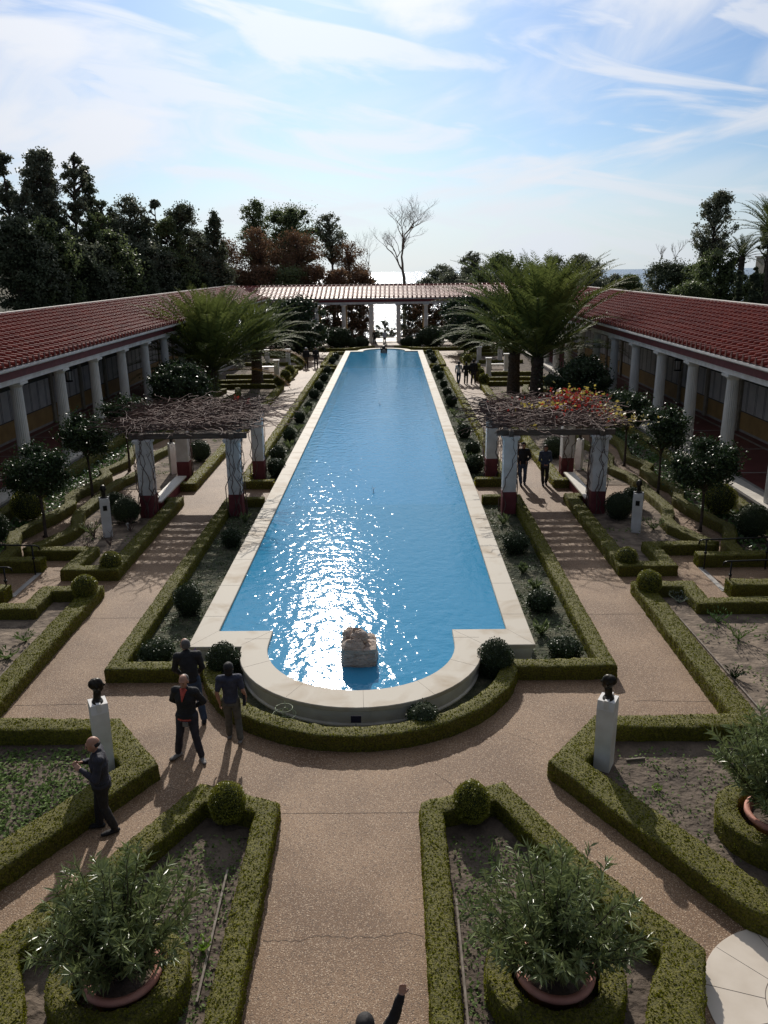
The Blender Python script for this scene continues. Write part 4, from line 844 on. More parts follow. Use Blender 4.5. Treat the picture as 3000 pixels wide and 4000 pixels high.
# ------------------------------------------------------------------ oleanders in terracotta pots
def oleander(label,x,y,z0,seed,h=1.5,spread=.95,n=64,flowers=False):
    r=np.random.default_rng(seed)
    p=thing('terracotta_pot',label.replace('oleander','terracotta pot under the oleander'),'pot',(x,y,0),group='large terracotta pots')
    g=G(); g.lathe([(.27,0),(.32,.03),(.42,.36),(.49,.40),(.49,.46),(.46,.475),(.41,.46),(.39,.40),(.3,.36)],n=36); g.build('bowl',MT['terra'],p)
    g=G(); g.poly([(.40*math.cos(a),.40*math.sin(a)) for a in np.linspace(0,2*PI,25)[:-1]],.39); g.build('earth',MT['soil'],p)
    t_=thing('oleander_bush',label,'bush',(x,y,.39),group='oleanders in the beds')
    g=G(); P=[];D=[]
    for i in range(n):
        a=r.uniform(0,2*PI); e=r.uniform(.0,1)**.6; hh=h*(1-.38*e*e)*r.uniform(.62,1.05); bx,by=math.cos(a)*.12*e,math.sin(a)*.12*e
        pts=[]
        for q in range(9):
            t__=q/8; pts.append((bx+math.cos(a)*spread*e*t__**1.1+r.uniform(-.02,.02),by+math.sin(a)*spread*e*t__**1.1+r.uniform(-.02,.02),hh*t__*(1.0)))
        g.tube(pts,np.linspace(.014,.004,9),4,0,cap=False)
        pts=np.array(pts)
        nl=66; tt=r.uniform(.1,1,nl)**.75; idx=tt*8; i0=np.minimum(idx.astype(int),7); f=(idx-i0)[:,None]
        c=pts[i0]*(1-f)+pts[i0+1]*f; ax=pts[8]-pts[5]; ax/=np.linalg.norm(ax)
        d=r.normal(size=(nl,3)); d-=ax*(d@ax)[:,None]; d/=np.linalg.norm(d,axis=1)[:,None]; d=d*.75+ax*r.uniform(.2,1.1,(nl,1)); d/=np.linalg.norm(d,axis=1)[:,None]
        P.append(c+d*.075);D.append(d)
    g.build('stems',MT['bark'],t_)
    P=np.concatenate(P);D=np.concatenate(D); g=G(); n_=len(P); L0=r.uniform(.13,.22,n_)
    w=r.normal(size=(n_,3)); w-=D*np.sum(D*w,axis=1)[:,None]; w/=np.linalg.norm(w,axis=1)[:,None]; w*=.0155
    dn=np.array([0,0,-1.])*L0[:,None]*.10
    A=P-D*L0[:,None]/2; B=P+D*L0[:,None]*-.05; C=P+D*L0[:,None]/2+dn
    V=np.stack([A,B+w,C,B-w],1).reshape(-1,3); g.add(V,np.arange(4*n_).reshape(n_,4),0); g.build('foliage',MT['oleander'],t_)
oleander('bushy long leaved oleander in the left foreground bed',-2.64,8.0,.4,1,1.62,.95,96)
oleander('bushy long leaved oleander in the right foreground bed',2.68,8.02,.4,2,1.62,1.0,96)
oleander('tall oleander at the right edge behind the diagonal hedge',6.72,10.95,.4,3,1.85,1.05,120)
# ------------------------------------------------------------------ trees
def crown_mesh(clumps,n,leaf,lm,name,parent,core=.0,seed=0,droop=0):
    r=np.random.default_rng(seed); g=G(); tot=sum(c[3]**2 for c in clumps)
    P=[]
    for cx,cy,cz,cr in clumps:
        k=max(8,int(n*cr*cr/tot)); d=r.normal(size=(k,3)); d/=np.linalg.norm(d,axis=1)[:,None]
        d*=(r.uniform(0,1,(k,1))**.6)*cr*r.uniform(.7,1.9,(k,1)); d[:,2]*=.8; P.append(d+np.array((cx,cy,cz)))
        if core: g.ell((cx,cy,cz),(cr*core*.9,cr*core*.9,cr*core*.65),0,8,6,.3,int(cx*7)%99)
    P=np.concatenate(P)
    dirs=None
    if droop: dirs=np.tile(np.array([0,0,-1.]),(len(P),1))
    g.leaves(P,leaf,leaf*.34,m=1,dirs=dirs)
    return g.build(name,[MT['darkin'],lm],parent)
def tree(name,label,x,y,zb,top,hw,cb,lm,n=3500,leaf=.34,seed=0,style='broad',bark='bark',group=None,clumps=34,core=.45,tr=None,cat='tree',lean=0):
    """zb base, top crown top, cb crown bottom (world z)"""
    r=random.Random(seed*13+5); H=top-cb; t_=thing(name,label,cat,(x,y,zb),group=group)
    g=G(); tr=tr or max(.12,(top-zb)*.018); hh=top-zb
    def axis(z): t=z/hh; return (lean*t*hh*.1+.03*hh*math.sin(t*3+seed)*t, .02*hh*math.sin(t*4+seed*2)*t)
    pts=[(axis(z)[0],axis(z)[1],z) for z in np.linspace(0,hh*.93,9)]
    g.tube(pts,[tr*(1-.85*i/8) for i in range(9)],8,0)
    cl=[]
    clumps=int(clumps*2.2); n=int(n*1.9); leaf*=.80; hw*=1.12; core*=.8 if n>2400 and y>60 else 1; n=int(n*1.25)
    for i in range(clumps):
        t=r.uniform(.02,.97)
        if style=='broad': e=math.sqrt(max(0,1-(1.75*t-.75)**2)) if t>.43 else .75+.25*t/.43
        elif style=='cone': e=(1-t)**.8*1.05
        elif style=='column': e=.9*(1-t**3)**.5*(.6+.4*min(1,t*4))
        elif style=='open': e=.55+.45*math.sin(PI*min(1,t*1.1))
        elif style=='flat': e=math.sqrt(max(0,1-(t-.15)**2*1.2))
        else: e=.8
        a=r.uniform(0,2*PI); rr=hw*e*(r.uniform(0,1)**.42); cr=hw*(.25 if style!='open' else .20)*r.uniform(.5,1.35)*(.6+.5*e)
        if style in('cone','column'): cr*=.8
        cz=cb-zb+H*t; ax=axis(cz); cx,cy=ax[0]+math.cos(a)*max(0,rr-cr*.4),ax[1]+math.sin(a)*max(0,rr-cr*.4)
        cz=min(cz,hh-cr*.7)
        cl.append((cx,cy,cz,cr))
        z1=max(.1*hh,cz-rr*r.uniform(.6,1.1)); ax1=axis(z1)
        if i%2==0 or style=='open': g.tube([(ax1[0],ax1[1],z1),((ax1[0]+cx)/2+r.uniform(-.1,.1)*hw,(ax1[1]+cy)/2,(z1+cz)/2-.05*rr),(cx,cy,cz)],[tr*.38,tr*.25,tr*.1],5,0,cap=False)
    g.build('trunk',MT[bark],t_)
    crown_mesh(cl,n,leaf,lm,'crown',t_,core,seed)
    return t_
def ptree(name,label,X,top,hwpx,Y,bot,lm,zb=None,**k):
    """tree placed by its photo column X, crown top/bottom rows and a depth in metres"""
    x,zt=px(X,top,Y); _,zc_=px(X,bot,Y); hw=hwpx*1.8083/3200*Y
    zb=terrain_z(x,Y)+(.0) if zb is None else zb
    return tree(name,label,x,Y,min(zb,zc_-1),zt,hw,zc_,lm,**k)
# garden trees beside the side walks
for s in (1,-1):
    for q,(y,cz,r_) in enumerate(((26.4,2.15,1.22),(31.0,2.45,1.1),(35.8,2.45,1.15))):
        t_=thing('laurel_tree','%s small round crowned evergreen tree from the near end of the %s side walk'%(ORD[q],SIDE[s]),'tree',(s*11.1,y,0),group='small evergreen trees of the side walks')
        g=G(); g.tube([(0,0,0),(.02,0,.08),(.03,.02,.8),(-.02,0,cz)],[.10,.06,.05,.035],8)
        rr=random.Random(q*3+s); cl=[]
        for i in range(46):
            a=rr.uniform(0,2*PI); ph=math.acos(rr.uniform(-.8,1)); d=r_*rr.uniform(.35,.86); c=(d*math.sin(ph)*math.cos(a)*1.08,d*math.sin(ph)*math.sin(a),cz+d*math.cos(ph)*.92); cl.append((*c,r_*rr.uniform(.2,.34)))
            if i%3==0: g.tube([(0,0,cz-.9+.3*rr.random()),(c[0]*.5,c[1]*.5,(cz-.6+c[2])/2),c],[.025,.016,.006],4,0,cap=False)
        g.build('trunk',MT['bark'],t_); crown_mesh(cl,10500 if q==0 else 7500,.092 if q==0 else .10,MT['laurel'],'crown',t_,.55,q+5)
    for (x,y,top,hw,cb,lb_) in ((11.4,47,3.5,1.75,.5,'broad dark glossy shrub tree before the %s colonnade, beside the palms'),(13.0,52,3.2,1.3,.4,'dark glossy shrub tree close to the %s colonnade past the palms'),(8.3,85.5,5.9,2.6,.5,'big dark magnolia at the far %s corner of the garden'),(11.5,93,5.2,2.4,.5,'dark magnolia before the far end of the %s colonnade')):
        tree('magnolia_tree',lb_%SIDE[s],s*x,y,0,top,hw,cb,MT['laurel'],n=4200,leaf=.17 if y<60 else .26,seed=int(x*y)%50+s,core=.7,clumps=36,group='dark glossy trees in the garden')
    ball('round_shrub','wide dark clipped shrub before the far columns, %s of the middle'%SIDE[s],'shrub',(s*5.2,93,.0),1.55,MT['shrub'],2600,.16,'dark shrubs at the far end',(1,.8,.72),.07)
    for q,(x,y,r_) in enumerate(((2.75,93.5,.62),(3.6,92.6,.55),(2.2,94.4,.45))): ball('round_shrub','%s small dark ball shrub beside the far steps on the %s'%(ORD[q],SIDE[s]),'shrub',(s*x,y,.0),r_,MT['shrub'],600,.11,'dark shrubs at the far end',noise=.06)
# palms
def palm(label,x,y,zt,L,nf,seed,tr=.42,group='feathery palms in the garden',zb=0,lm='palm',dry=0,nl=50,rise=(.12,1.5)):
    r=random.Random(seed); t_=thing('palm_tree',label,'palm tree',(x,y,zb),group=group)
    g=G(); hh=zt-zb; pr=[]
    for i in range(19): pr.append((tr*(1.12-.25*i/18)*(1+.06*(i%2)),hh*i/18))
    g.lathe(pr,n=14,sm=False); g.ell((0,0,hh),(tr*1.05,tr*1.05,tr*1.2),0,12,8,.12,seed); g.build('trunk',MT['bark'],t_)
    G1=G();G2=G();GR=G()
    for i in range(nf):
        f=(i+.5)/nf; el=rise[0]+(rise[1]-rise[0])*f**.72+r.uniform(-.08,.08); a=i*2.39996+r.uniform(-.2,.2); l=L*(.82+.22*math.sin(PI*min(1,f*1.2)))*r.uniform(.9,1.08)
        p=np.array([0,0,hh+.15]); e=el; pts=[p.copy()]; n=14
        for q in range(n):
            e-= (1.15-.55*f)*(q/n)**1.3*.13*(1.25); stp=l/n
            p=p+np.array([math.cos(a)*math.cos(e),math.sin(a)*math.cos(e),math.sin(e)])*stp; pts.append(p.copy())
        pts=np.array(pts); GR.tube(pts,np.linspace(.035,.006,n+1),4,0,cap=False)
        T=np.gradient(pts,axis=0); T/=np.linalg.norm(T,axis=1)[:,None]
        for side in (-1,1):
            tt=np.linspace(.17,.99,nl)+np.array([r.uniform(-.006,.006) for _ in range(nl)]); idx=np.clip(tt,0,.999)*n; i0=idx.astype(int); ff=(idx-i0)[:,None]
            c=pts[i0]*(1-ff)+pts[np.minimum(i0+1,n)]*ff; tg=T[i0]; sdv=np.array([-math.sin(a),math.cos(a),0])*side; upv=np.cross(tg,sdv)*1.0; upv*=np.sign(upv[:,2:3]+1e-6)
            ll=(L*.115*np.sin(PI*np.clip(tt*.86+.12,0,1))**.7)[:,None]*np.array([[r.uniform(.8,1.15)] for _ in range(nl)])
            d=tg*.75+sdv*.8+upv*.30+np.array([[r.uniform(-.12,.12) for _ in range(3)] for _ in range(nl)]); d/=np.linalg.norm(d,axis=1)[:,None]
            tip=c+d*ll-np.array([0,0,1.])*ll*.16; mid=c+d*ll*.45; w=np.cross(d,upv); w/=np.linalg.norm(w,axis=1)[:,None]+1e-9; w*=ll*.065
            V=np.stack([c,mid+w,tip,mid-w],1).reshape(-1,3); (G2 if i<dry else G1).add(V,np.arange(4*nl).reshape(nl,4),0)
    GR.build('frond_ribs',MT['palmdry'] if dry>nf*.5 else MT['tree_green'],t_); G1.build('fronds',MT[lm],t_)
    if dry: G2.build('dry_fronds',MT['palmdry'],t_)
palm('nearer tall feathery date palm with a stout trunk, right of the pool',10.25,54,2.6,8.3,96,1,rise=(.30,1.52))
palm('feathery date palm just behind and left of the nearest right palm',9.3,57.8,2.5,6.0,70,2,rise=(.22,1.5))
palm('left feathery date palm behind the leafless pergola, trunk nearly hidden',-12.1,59,1.4,7.6,100,3,rise=(.12,1.52),dry=1)
palm('second left date palm, farther back, with a yellow drooping frond',-9.7,64,2.3,5.3,60,4,dry=1)
# background trees: left wood
gl='trees beyond the left colonnade'
TL=[
('eucalyptus_tree','tall eucalyptus cut by the left edge of the photo',8,318,34,78,640,'tree_euc',dict(style='column',clumps=46,n=5200,core=.4)),
('eucalyptus_tree','tall round topped eucalyptus second from the left edge',78,322,36,80,480,'tree_euc',dict(style='broad',clumps=40,n=5200,core=.5)),
('eucalyptus_tree','slender eucalyptus with sparse high tufts, third from the left',140,322,27,84,560,'tree_euc',dict(style='open',clumps=34,n=3000,core=.3)),
('pine_tree','tapering dark pine beside the sparse eucalyptus',176,352,44,88,640,'tree_dark',dict(style='cone',clumps=56,n=6000,core=.5)),
('pine_tree','wispy brownish pine right of the tapering dark one',222,430,34,90,640,'tree_dark',dict(style='open',clumps=34,n=3600,core=.35)),
('oak_tree','round crowned dark tree left of the middle of the left wood',284,421,42,95,600,'tree_euc',dict(style='broad',clumps=44,n=5200,core=.5)),
('eucalyptus_tree','narrow high tree between the two round crowns',338,428,20,98,600,'tree_euc',dict(style='column',clumps=30,n=3000,core=.45)),
('oak_tree','wide dark crowned tree left of the layered conifer',388,436,46,100,620,'tree_dark',dict(style='broad',clumps=50,n=6000,core=.6)),
('conifer_tree','layered conifer with upswept branch tips',452,454,44,106,620,'tree_dark',dict(style='cone',clumps=60,n=6000,core=.45)),
]
for i in range(11):
    TL.append(('wood_tree','%s low dark tree from the left in the dense lower row of the left wood'%ORD[i],18+i*43,(470,500,465,505,520,500,545,520,540,545,560)[i],56,(70,72,74,77,80,84,88,92,96,101,106)[i],705-i*6,('tree_dark','tree_euc','tree_green')[i%3],dict(style='broad',clumps=40,n=4200,core=.78)))
for i,(X,tp,hw) in enumerate(((38,405,34),(108,430,32),(205,455,34),(245,478,30),(312,468,30),(362,470,34),(425,500,34))):
    TL.append(('eucalyptus_tree','%s middle height tree from the left filling the left wood'%ORD[i],X,tp,hw,(76,80,86,90,94,97,103)[i],650,('tree_euc','tree_dark','tree_green')[i%3],dict(style='broad' if i%2 else 'open',clumps=40,n=4200,core=.4)))
for i,(nm,lb_,X,tp,hw,Y,bt,lm,kw) in enumerate(TL): ptree(nm,lb_,X,tp,hw,Y,bt,MT[lm],seed=i+3,leaf=.30,group=gl,zb=0,**kw)
gm='trees beyond the far colonnade'
TM=[
('autumn_tree','rusty brown leafed tree right of the layered conifer',490,515,40,118,622,'tree_brown',dict(style='broad',clumps=34,n=2800,core=.2)),
('pepper_tree','tall drooping pepper tree with two crowns, left part',548,432,34,126,600,'tree_green',dict(style='broad',clumps=36,n=3800,core=.4)),
('pepper_tree','broad dark green pepper tree behind the rusty autumn tree',618,444,66,130,600,'tree_green',dict(style='broad',clumps=60,n=7000,core=.5)),
('autumn_tree','large rusty autumn tree in front of the green pepper tree',632,500,52,120,624,'tree_brown',dict(style='broad',clumps=44,n=4600,core=.3)),
('autumn_tree','rusty autumn tree between the two pepper trees',553,490,42,116,624,'tree_brown',dict(style='broad',clumps=40,n=3800,core=.25)),
('pine_tree','slender pine with an airy tufted crown left of the gap',714,462,33,132,560,'tree_euc',dict(style='open',clumps=30,n=2400,core=.2)),
('autumn_tree','brown and yellow autumn tree at the left of the sea gap',756,522,38,124,625,'tree_brown',dict(style='broad',clumps=36,n=3000,core=.2)),
('scrub_tree','low dark tree right of the bare tree above the far roof',957,572,30,128,625,'tree_euc',dict(style='open',clumps=26,n=2200,core=.4)),
('eucalyptus_tree','small upright tree left of the nearest right palm',1017,542,30,130,625,'tree_euc',dict(style='column',clumps=30,n=2800,core=.35)),
('oak_tree','round dark tree just left of the right palms',1082,546,44,132,630,'tree_green',dict(style='broad',clumps=36,n=3800,core=.5)),
('oak_tree','tree whose top shows behind the right palm fronds',1190,552,34,130,630,'tree_euc',dict(style='broad',clumps=30,n=2800,core=.4)),
('oak_tree','round tree right of the palms at the left end of the sea view',1262,550,36,120,630,'tree_euc',dict(style='broad',clumps=38,n=4000,core=.45)),
('scrub_tree','low round tree in the middle of the blue sea view, left one',1330,593,26,118,640,'tree_euc',dict(style='broad',clumps=26,n=2400,core=.5)),
('scrub_tree','low round tree in the middle of the blue sea view, right one',1362,594,24,116,640,'tree_green',dict(style='broad',clumps=26,n=2400,core=.5)),
]
for i,(nm,lb_,X,tp,hw,Y,bt,lm,kw) in enumerate(TM):
    if lm=='tree_brown': kw.update(core=0,n=int(kw['n']*.75))
    ptree(nm,lb_,X,tp,hw,Y,bt,MT[lm],seed=i+40,leaf=.32,group=gm,**kw)
gr='trees beyond the right colonnade'
TR=[
('pine_tree','wide round headed pine at the right end of the sea view',1452,566,60,96,668,'tree_dark',dict(style='flat',clumps=50,n=5600,core=.5)),
('oak_tree','low tree between the round pine and the tall eucalyptus',1512,570,36,92,668,'tree_green',dict(style='broad',clumps=34,n=3600,core=.6)),
('eucalyptus_tree','tall open eucalyptus standing above the right colonnade',1558,413,40,88,560,'tree_euc',dict(style='open',clumps=44,n=3800,core=.35)),
('oak_tree','dense dark tree at the foot of the tall eucalyptus',1556,540,50,84,672,'tree_green',dict(style='broad',clumps=46,n=5200,core=.65)),
('eucalyptus_tree','eucalyptus cut by the right edge of the photo',1672,405,26,86,560,'tree_euc',dict(style='column',clumps=36,n=3400,core=.4)),
('oak_tree','dark green tree behind the cypresses at the right edge',1640,590,50,80,690,'tree_green',dict(style='broad',clumps=40,n=4600,core=.7)),
('cypress_tree','thin dark cypress left of the right edge',1598,580,9,76,690,'tree_dark',dict(style='column',clumps=34,n=3000,core=.8)),
('cypress_tree','thin dark cypress at the right edge of the photo',1640,575,12,74,690,'tree_dark',dict(style='column',clumps=34,n=3000,core=.8)),
('oak_tree','low dark tree right under the tall palm crown',1500,610,36,82,672,'tree_green',dict(style='broad',clumps=30,n=3600,core=.7)),
]
for i,(nm,lb_,X,tp,hw,Y,bt,lm,kw) in enumerate(TR): ptree(nm,lb_,X,tp,hw,Y,bt,MT[lm],seed=i+70,leaf=.27,group=gr,zb=0,**kw)
x,z=px(1603,560,82); palm('slender fan of palm fronds before the trees at the right',x,82,z,3.0,34,21,tr=.3,group='palms beyond the right colonnade',lm='palm',nl=30,rise=(-.1,1.4))
x,z=px(1672,510,78); palm('big arching palm crown at the right edge of the photo',x,78,z,4.9,52,22,tr=.4,group='palms beyond the right colonnade',lm='palm',nl=40,rise=(-.5,1.4))
# understorey filling the foot of the wood beyond the far colonnade
for i,(X,tp,hw,Y,m_) in enumerate(((470,585,40,112,'tree_green'),(520,580,40,113,'tree_brown'),(575,575,42,113,'tree_brown'),(630,578,42,114,'tree_green'),(680,572,34,115,'tree_brown'),(728,580,32,116,'tree_brown'),(775,588,24,117,'tree_brown'),(925,600,24,118,'tree_euc'),(985,590,36,117,'tree_euc'),(1045,585,38,116,'tree_green'),(1110,580,42,115,'tree_euc'),(1170,580,42,115,'tree_green'),(1230,582,40,115,'tree_euc'),(1290,604,28,113,'tree_euc'))):
    ptree('understorey_tree','%s bushy tree from the left rising just over the far roof'%ORD[i],X,tp,hw,Y,645,MT[m_],seed=150+i,leaf=.32,group='understorey beyond the far roof',style='broad',clumps=28,n=2600,core=.4)
# leafless trees
def bare_tree(label,X,top,Y,base,spread,seed,depth=6,tr=.16,mat_='palebark',zb=None,group='leafless trees',split=2):
    x,zt=px(X,top,Y); _,z0=px(X,base,Y); zb=terrain_z(x,Y) if zb is None else zb; zb=min(zb,z0)
    r=random.Random(seed); t_=thing('bare_tree',label,'tree',(x,Y,zb),group=group); g=G(); H=zt-z0; off=z0-zb
    if off>.3: g.tube([(0,0,0),(.05,0,off)],[tr*1.15,tr],8)
    def br(p,d,l,rd,k):
        pts=[p]; n=4
        for i in range(n):
            d=d+np.array([r.uniform(-.2,.2),r.uniform(-.2,.2),r.uniform(-.05,.17)]); d/=np.linalg.norm(d); p=p+d*l/n; pts.append(p)
        g.tube(pts,np.linspace(rd,rd*.62,n+1),6 if k>3 else 3,0,cap=False)
        if k==0: return
        for i in range(split+(1 if r.random()<.6 else 0)):
            a=r.uniform(0,2*PI); sp=r.uniform(.3,.8)*spread; e=d+np.array([math.cos(a)*sp,math.sin(a)*sp,r.uniform(-.1,.3)]); e/=np.linalg.norm(e)
            br(pts[r.choice((2,3,4,4))],e,l*r.uniform(.62,.86),rd*.6,k-1)
    br(np.array([0.05,0,off]),np.array([.03,0,1.]),H*.33,tr,depth)
    g.build('branches',MT[mat_],t_)
bare_tree('large leafless tree with twisting branches rising above the middle of the far roof',872,430,124,612,1.7,4,7,.22)
bare_tree('small leafless tree left of the large one, before the sea glare',796,500,128,625,1.2,6,6,.10)
bare_tree('pale leafless branching tree before the dark left wood',400,585,102,640,1.5,8,5,.16,zb=0)
bare_tree('thin pale leafless tree above the round pine, left one',1429,500,98,575,.6,9,5,.07,zb=0)
bare_tree('thin pale leafless tree above the round pine, right one',1462,512,98,578,.7,10,5,.07,zb=0)
# growth seen between the far columns
rear=[(-13.5,113,5.2,2.6,'tree_euc'),(-10.6,112,5.4,2.4,'tree_brown'),(-7.6,112,5.2,2.2,'tree_brown'),(-5.0,113,5.4,2.0,'tree_brown'),(-3.2,115,4.6,1.35,'tree_brown'),(3.1,115,4.6,1.3,'tree_euc'),(5.0,113,5.2,1.9,'tree_brown'),(7.6,112,5.4,2.1,'tree_brown'),(10.4,113,5.4,2.4,'tree_brown'),(13.4,114,5.2,2.6,'tree_green')]
for i,(x,y,top,hw,m_) in enumerate(rear):
    tree('autumn_tree' if m_=='tree_brown' else 'scrub_tree','%s tree from the left seen between the far columns'%ORD[i],x,y,terrain_z(x,y),top,hw,terrain_z(x,y)+.3,MT[m_],n=3400,leaf=.24,seed=90+i,core=.6,clumps=34,group='trees seen between the far columns')
for i,(X,tp,hw,Y) in enumerate(((818,702,9,132),(833,684,8,140),(847,706,10,128),(828,716,12,122),(812,720,8,118),(800,600,12,126),(905,606,12,126))):
    ptree('scrub_tree','%s dark silhouetted tree against the sea glare'%ORD[i],X,tp,hw,Y,tp+42,MT['tree_dark'],seed=120+i,leaf=.2,style='open',core=.3,clumps=18,n=900,tr=.09,group='silhouettes on the slope to the sea')
# small building at the right edge
x,z=px(1652,556,110); t_=thing('distant_house','small grey flat roofed building among the right trees','building',(x+1.5,110,0))
g=G(); g.box((0,0,z/2),(3,5,z)); g.build('wall',MT['pilaster'],t_); g=G(); g.box((0,0,z+.1),(3.3,5.3,.2)); g.build('roof',MT['cement'],t_)
# ------------------------------------------------------------------ people
def person(label,loc,face,J=None,top='black',bottom='jeans',shoe='black',hair='hairblack',hairkind='short',H=1.73,vox=.0085,skin='skin',hp=0,hy=0,sleeve='long',extra=None,group=None,fat=1.0,collar=None,long_=0,belt=None):
    k=H/1.73; t_=thing('person',label,'person',loc,rad(face),group=group); t_.scale=(k,k,k)
    D=dict(pel=(0,0,.94),wst=(0,0,1.09),cst=(0,.0,1.27),nk=(0,-.005,1.47),hd=(0,.02,1.62),sR=(.185,-.01,1.405),eR=(.25,-.03,1.13),wR=(.25,.06,.88),hR=(.09,0,.92),kR=(.10,.03,.50),aR=(.10,-.02,.09),fR=(0,1),mR=(0,.15,-1))
    for q in list(D):
        if q.endswith('R'): v=D[q]; D[q[:-1]+'L']=(-v[0],)+tuple(v[1:])
    if J: D.update(J)
    A={q:np.array(v,float) for q,v in D.items()}
    def limb(g,P,R,sq=(1,1),n=14): 
        g.tube(P,R,n,0,sq=sq)
        for p,r_ in ((P[0],R[0]),(P[-1],R[-1])): g.ell(p,(r_,r_,r_),0,10,8)
    def mid(a,b_,t): return a*(1-t)+b_*t
    def remesh(o,v,it=3):
        m_=o.modifiers.new('r','REMESH'); m_.mode='VOXEL'; m_.voxel_size=v; m_.use_smooth_shade=True; s_=o.modifiers.new('s','SMOOTH'); s_.iterations=it; s_.factor=.5
    g=G()
    def torso(g,d,z0=None):
        P=[A['pel'],A['wst'],A['cst'],mid(A['cst'],A['nk'],.62),mid(A['cst'],A['nk'],.92)]; R=[.155*fat+d,.140*fat+d,.165*fat+d,.150+d,.075+d]
        for i in range(len(P)-1):
            for t in np.linspace(0,1,5): 
                r_=R[i]*(1-t)+R[i+1]*t; g.ell(mid(P[i],P[i+1],t),(r_,(r_-d)*.68+d,.075),0,16,8)
        limb(g,[A['sR'],A['sL']],[.072+d,.072+d])
    torso(g,0); limb(g,[A['nk']-(0,0,.05),A['hd']-(0,.01,.06)],[.058,.052])
    for q in 'RL':
        limb(g,[A['s'+q],mid(A['s'+q],A['e'+q],.5),A['e'+q]],[.056,.05,.041]); limb(g,[A['e'+q],mid(A['e'+q],A['w'+q],.35),A['w'+q]],[.041,.042,.028])
        limb(g,[A['h'+q],mid(A['h'+q],A['k'+q],.5),A['k'+q]],[.088*fat,.075,.056]); limb(g,[A['k'+q],mid(A['k'+q],A['a'+q],.35),A['a'+q]],[.054,.057,.038])
        # hand
        dr=A['m'+q]/np.linalg.norm(A['m'+q]); sx=1 if q=='R' else -1
        fw=A['w'+q]-A['e'+q]; fw/=np.linalg.norm(fw); nrm=np.cross(dr,np.array([1.,0,0]) if A['w'+q][2]>A['nk'][2] else (np.array([0,1.,0]) if abs(dr[1])<.8 else np.array([0,0,1.]))); nrm/=np.linalg.norm(nrm); lat=np.cross(nrm,dr)
        c=A['w'+q]+dr*.05
        for e in (-.026,0,.026): limb(g,[A['w'+q]+lat*e*.6,c+lat*e+dr*.035],[.017,.016],n=8)
        for i,(e,l) in enumerate(((-.030,.058),(-.010,.070),(.011,.072),(.031,.064))):
            b_=c+lat*e+dr*.04; m1=b_+dr*l*.5-nrm*sx*.006; m2=m1+dr*l*.42-nrm*sx*.022; limb(g,[b_,m1],[.0092,.0086],n=7); limb(g,[m1,m2],[.0086,.0075],n=7)
        tb=A['w'+q]+dr*.02+lat*.028; limb(g,[tb,tb+dr*.03+lat*.026],[.012,.0105],n=7); limb(g,[tb+dr*.03+lat*.026,tb+dr*.058+lat*.032],[.0105,.0085],n=7)
    # head, turned by hy and tipped by hp
    cy,sy_=math.cos(rad(hy)),math.sin(rad(hy)); cp_,sp_=math.cos(rad(hp)),math.sin(rad(hp))
    Rz=np.array([[cy,-sy_,0],[sy_,cy,0],[0,0,1]]); Rx=np.array([[1,0,0],[0,cp_,sp_],[0,-sp_,cp_]]); RH=Rz@Rx
    def hpnt(*p): return A['hd']+RH@(np.array(p,float)*1.1)
    def hell(g,c,r_,n=14,kk=10):
        q=G(); q.ell((0,0,0),tuple(x*1.1 for x in r_),0,n,kk); g.add((q.v[0]@RH.T)+hpnt(*c),np.concatenate([f for f,_,_ in q.f]),0,True)
    hell(g,(0,-.012,.022),(.074,.093,.092)); hell(g,(0,.024,-.045),(.056,.062,.064)); hell(g,(0,.052,-.082),(.028,.024,.02)); hell(g,(0,.04,.005),(.062,.052,.07))
    limb(g,[hpnt(0,.086,.012),hpnt(0,.108,-.026)],[.009,.0155],n=8); hell(g,(0,.088,-.058),(.025,.010,.007)); hell(g,(0,.086,-.067),(.022,.010,.007)); hell(g,(0,.085,.032),(.045,.01,.009))
    for sx in (-1,1): hell(g,(sx*.077,-.008,-.012),(.010,.022,.033))
    o=g.build('body',MT[skin],t_); remesh(o,vox*.85,2)
    for sx in (-1,1):
        g=G(); g.ell(hpnt(sx*.03,.083,.008),(.013,.008,.007),0,10,6); g.build('eye',MT['eye'],t_)
    # hair
    g=G()
    if hairkind=='short': hell(g,(0,-.022,.036),(.082,.098,.092),18,12); hell(g,(0,-.045,-.01),(.078,.070,.075))
    elif hairkind=='bald': hell(g,(0,-.045,-.01),(.083,.066,.045)); hell(g,(.03,-.04,-.005),(.053,.064,.04)); hell(g,(-.03,-.04,-.005),(.053,.064,.04))
    elif hairkind=='thin': hell(g,(0,-.04,.025),(.080,.080,.082)); hell(g,(0,-.045,-.02),(.079,.064,.055))
    elif hairkind=='long': hell(g,(0,-.022,.034),(.086,.102,.096),18,12); limb(g,[hpnt(0,-.06,0),hpnt(0,-.095,-.13),hpnt(0,-.10,-.26)],[.075,.085,.05])
    elif hairkind=='bob': hell(g,(0,-.022,.030),(.092,.108,.100),18,12); hell(g,(0,-.045,-.05),(.088,.075,.085))
    elif hairkind=='cap': hell(g,(0,-.01,.045),(.085,.102,.075),18,12); hell(g,(0,.1,.03),(.06,.06,.01))
    o=g.build('hair',MT[hair],t_); remesh(o,.009,2)
    # upper garment
    g=G(); torso(g,.017)
    hem=A['pel']-np.array([0,0,.03+long_]); 
    for t in np.linspace(0,1,4): g.ell(mid(A['pel'],hem,t),(.165*fat+.02,(.165*fat)*.70+.022,.06),0,16,8)
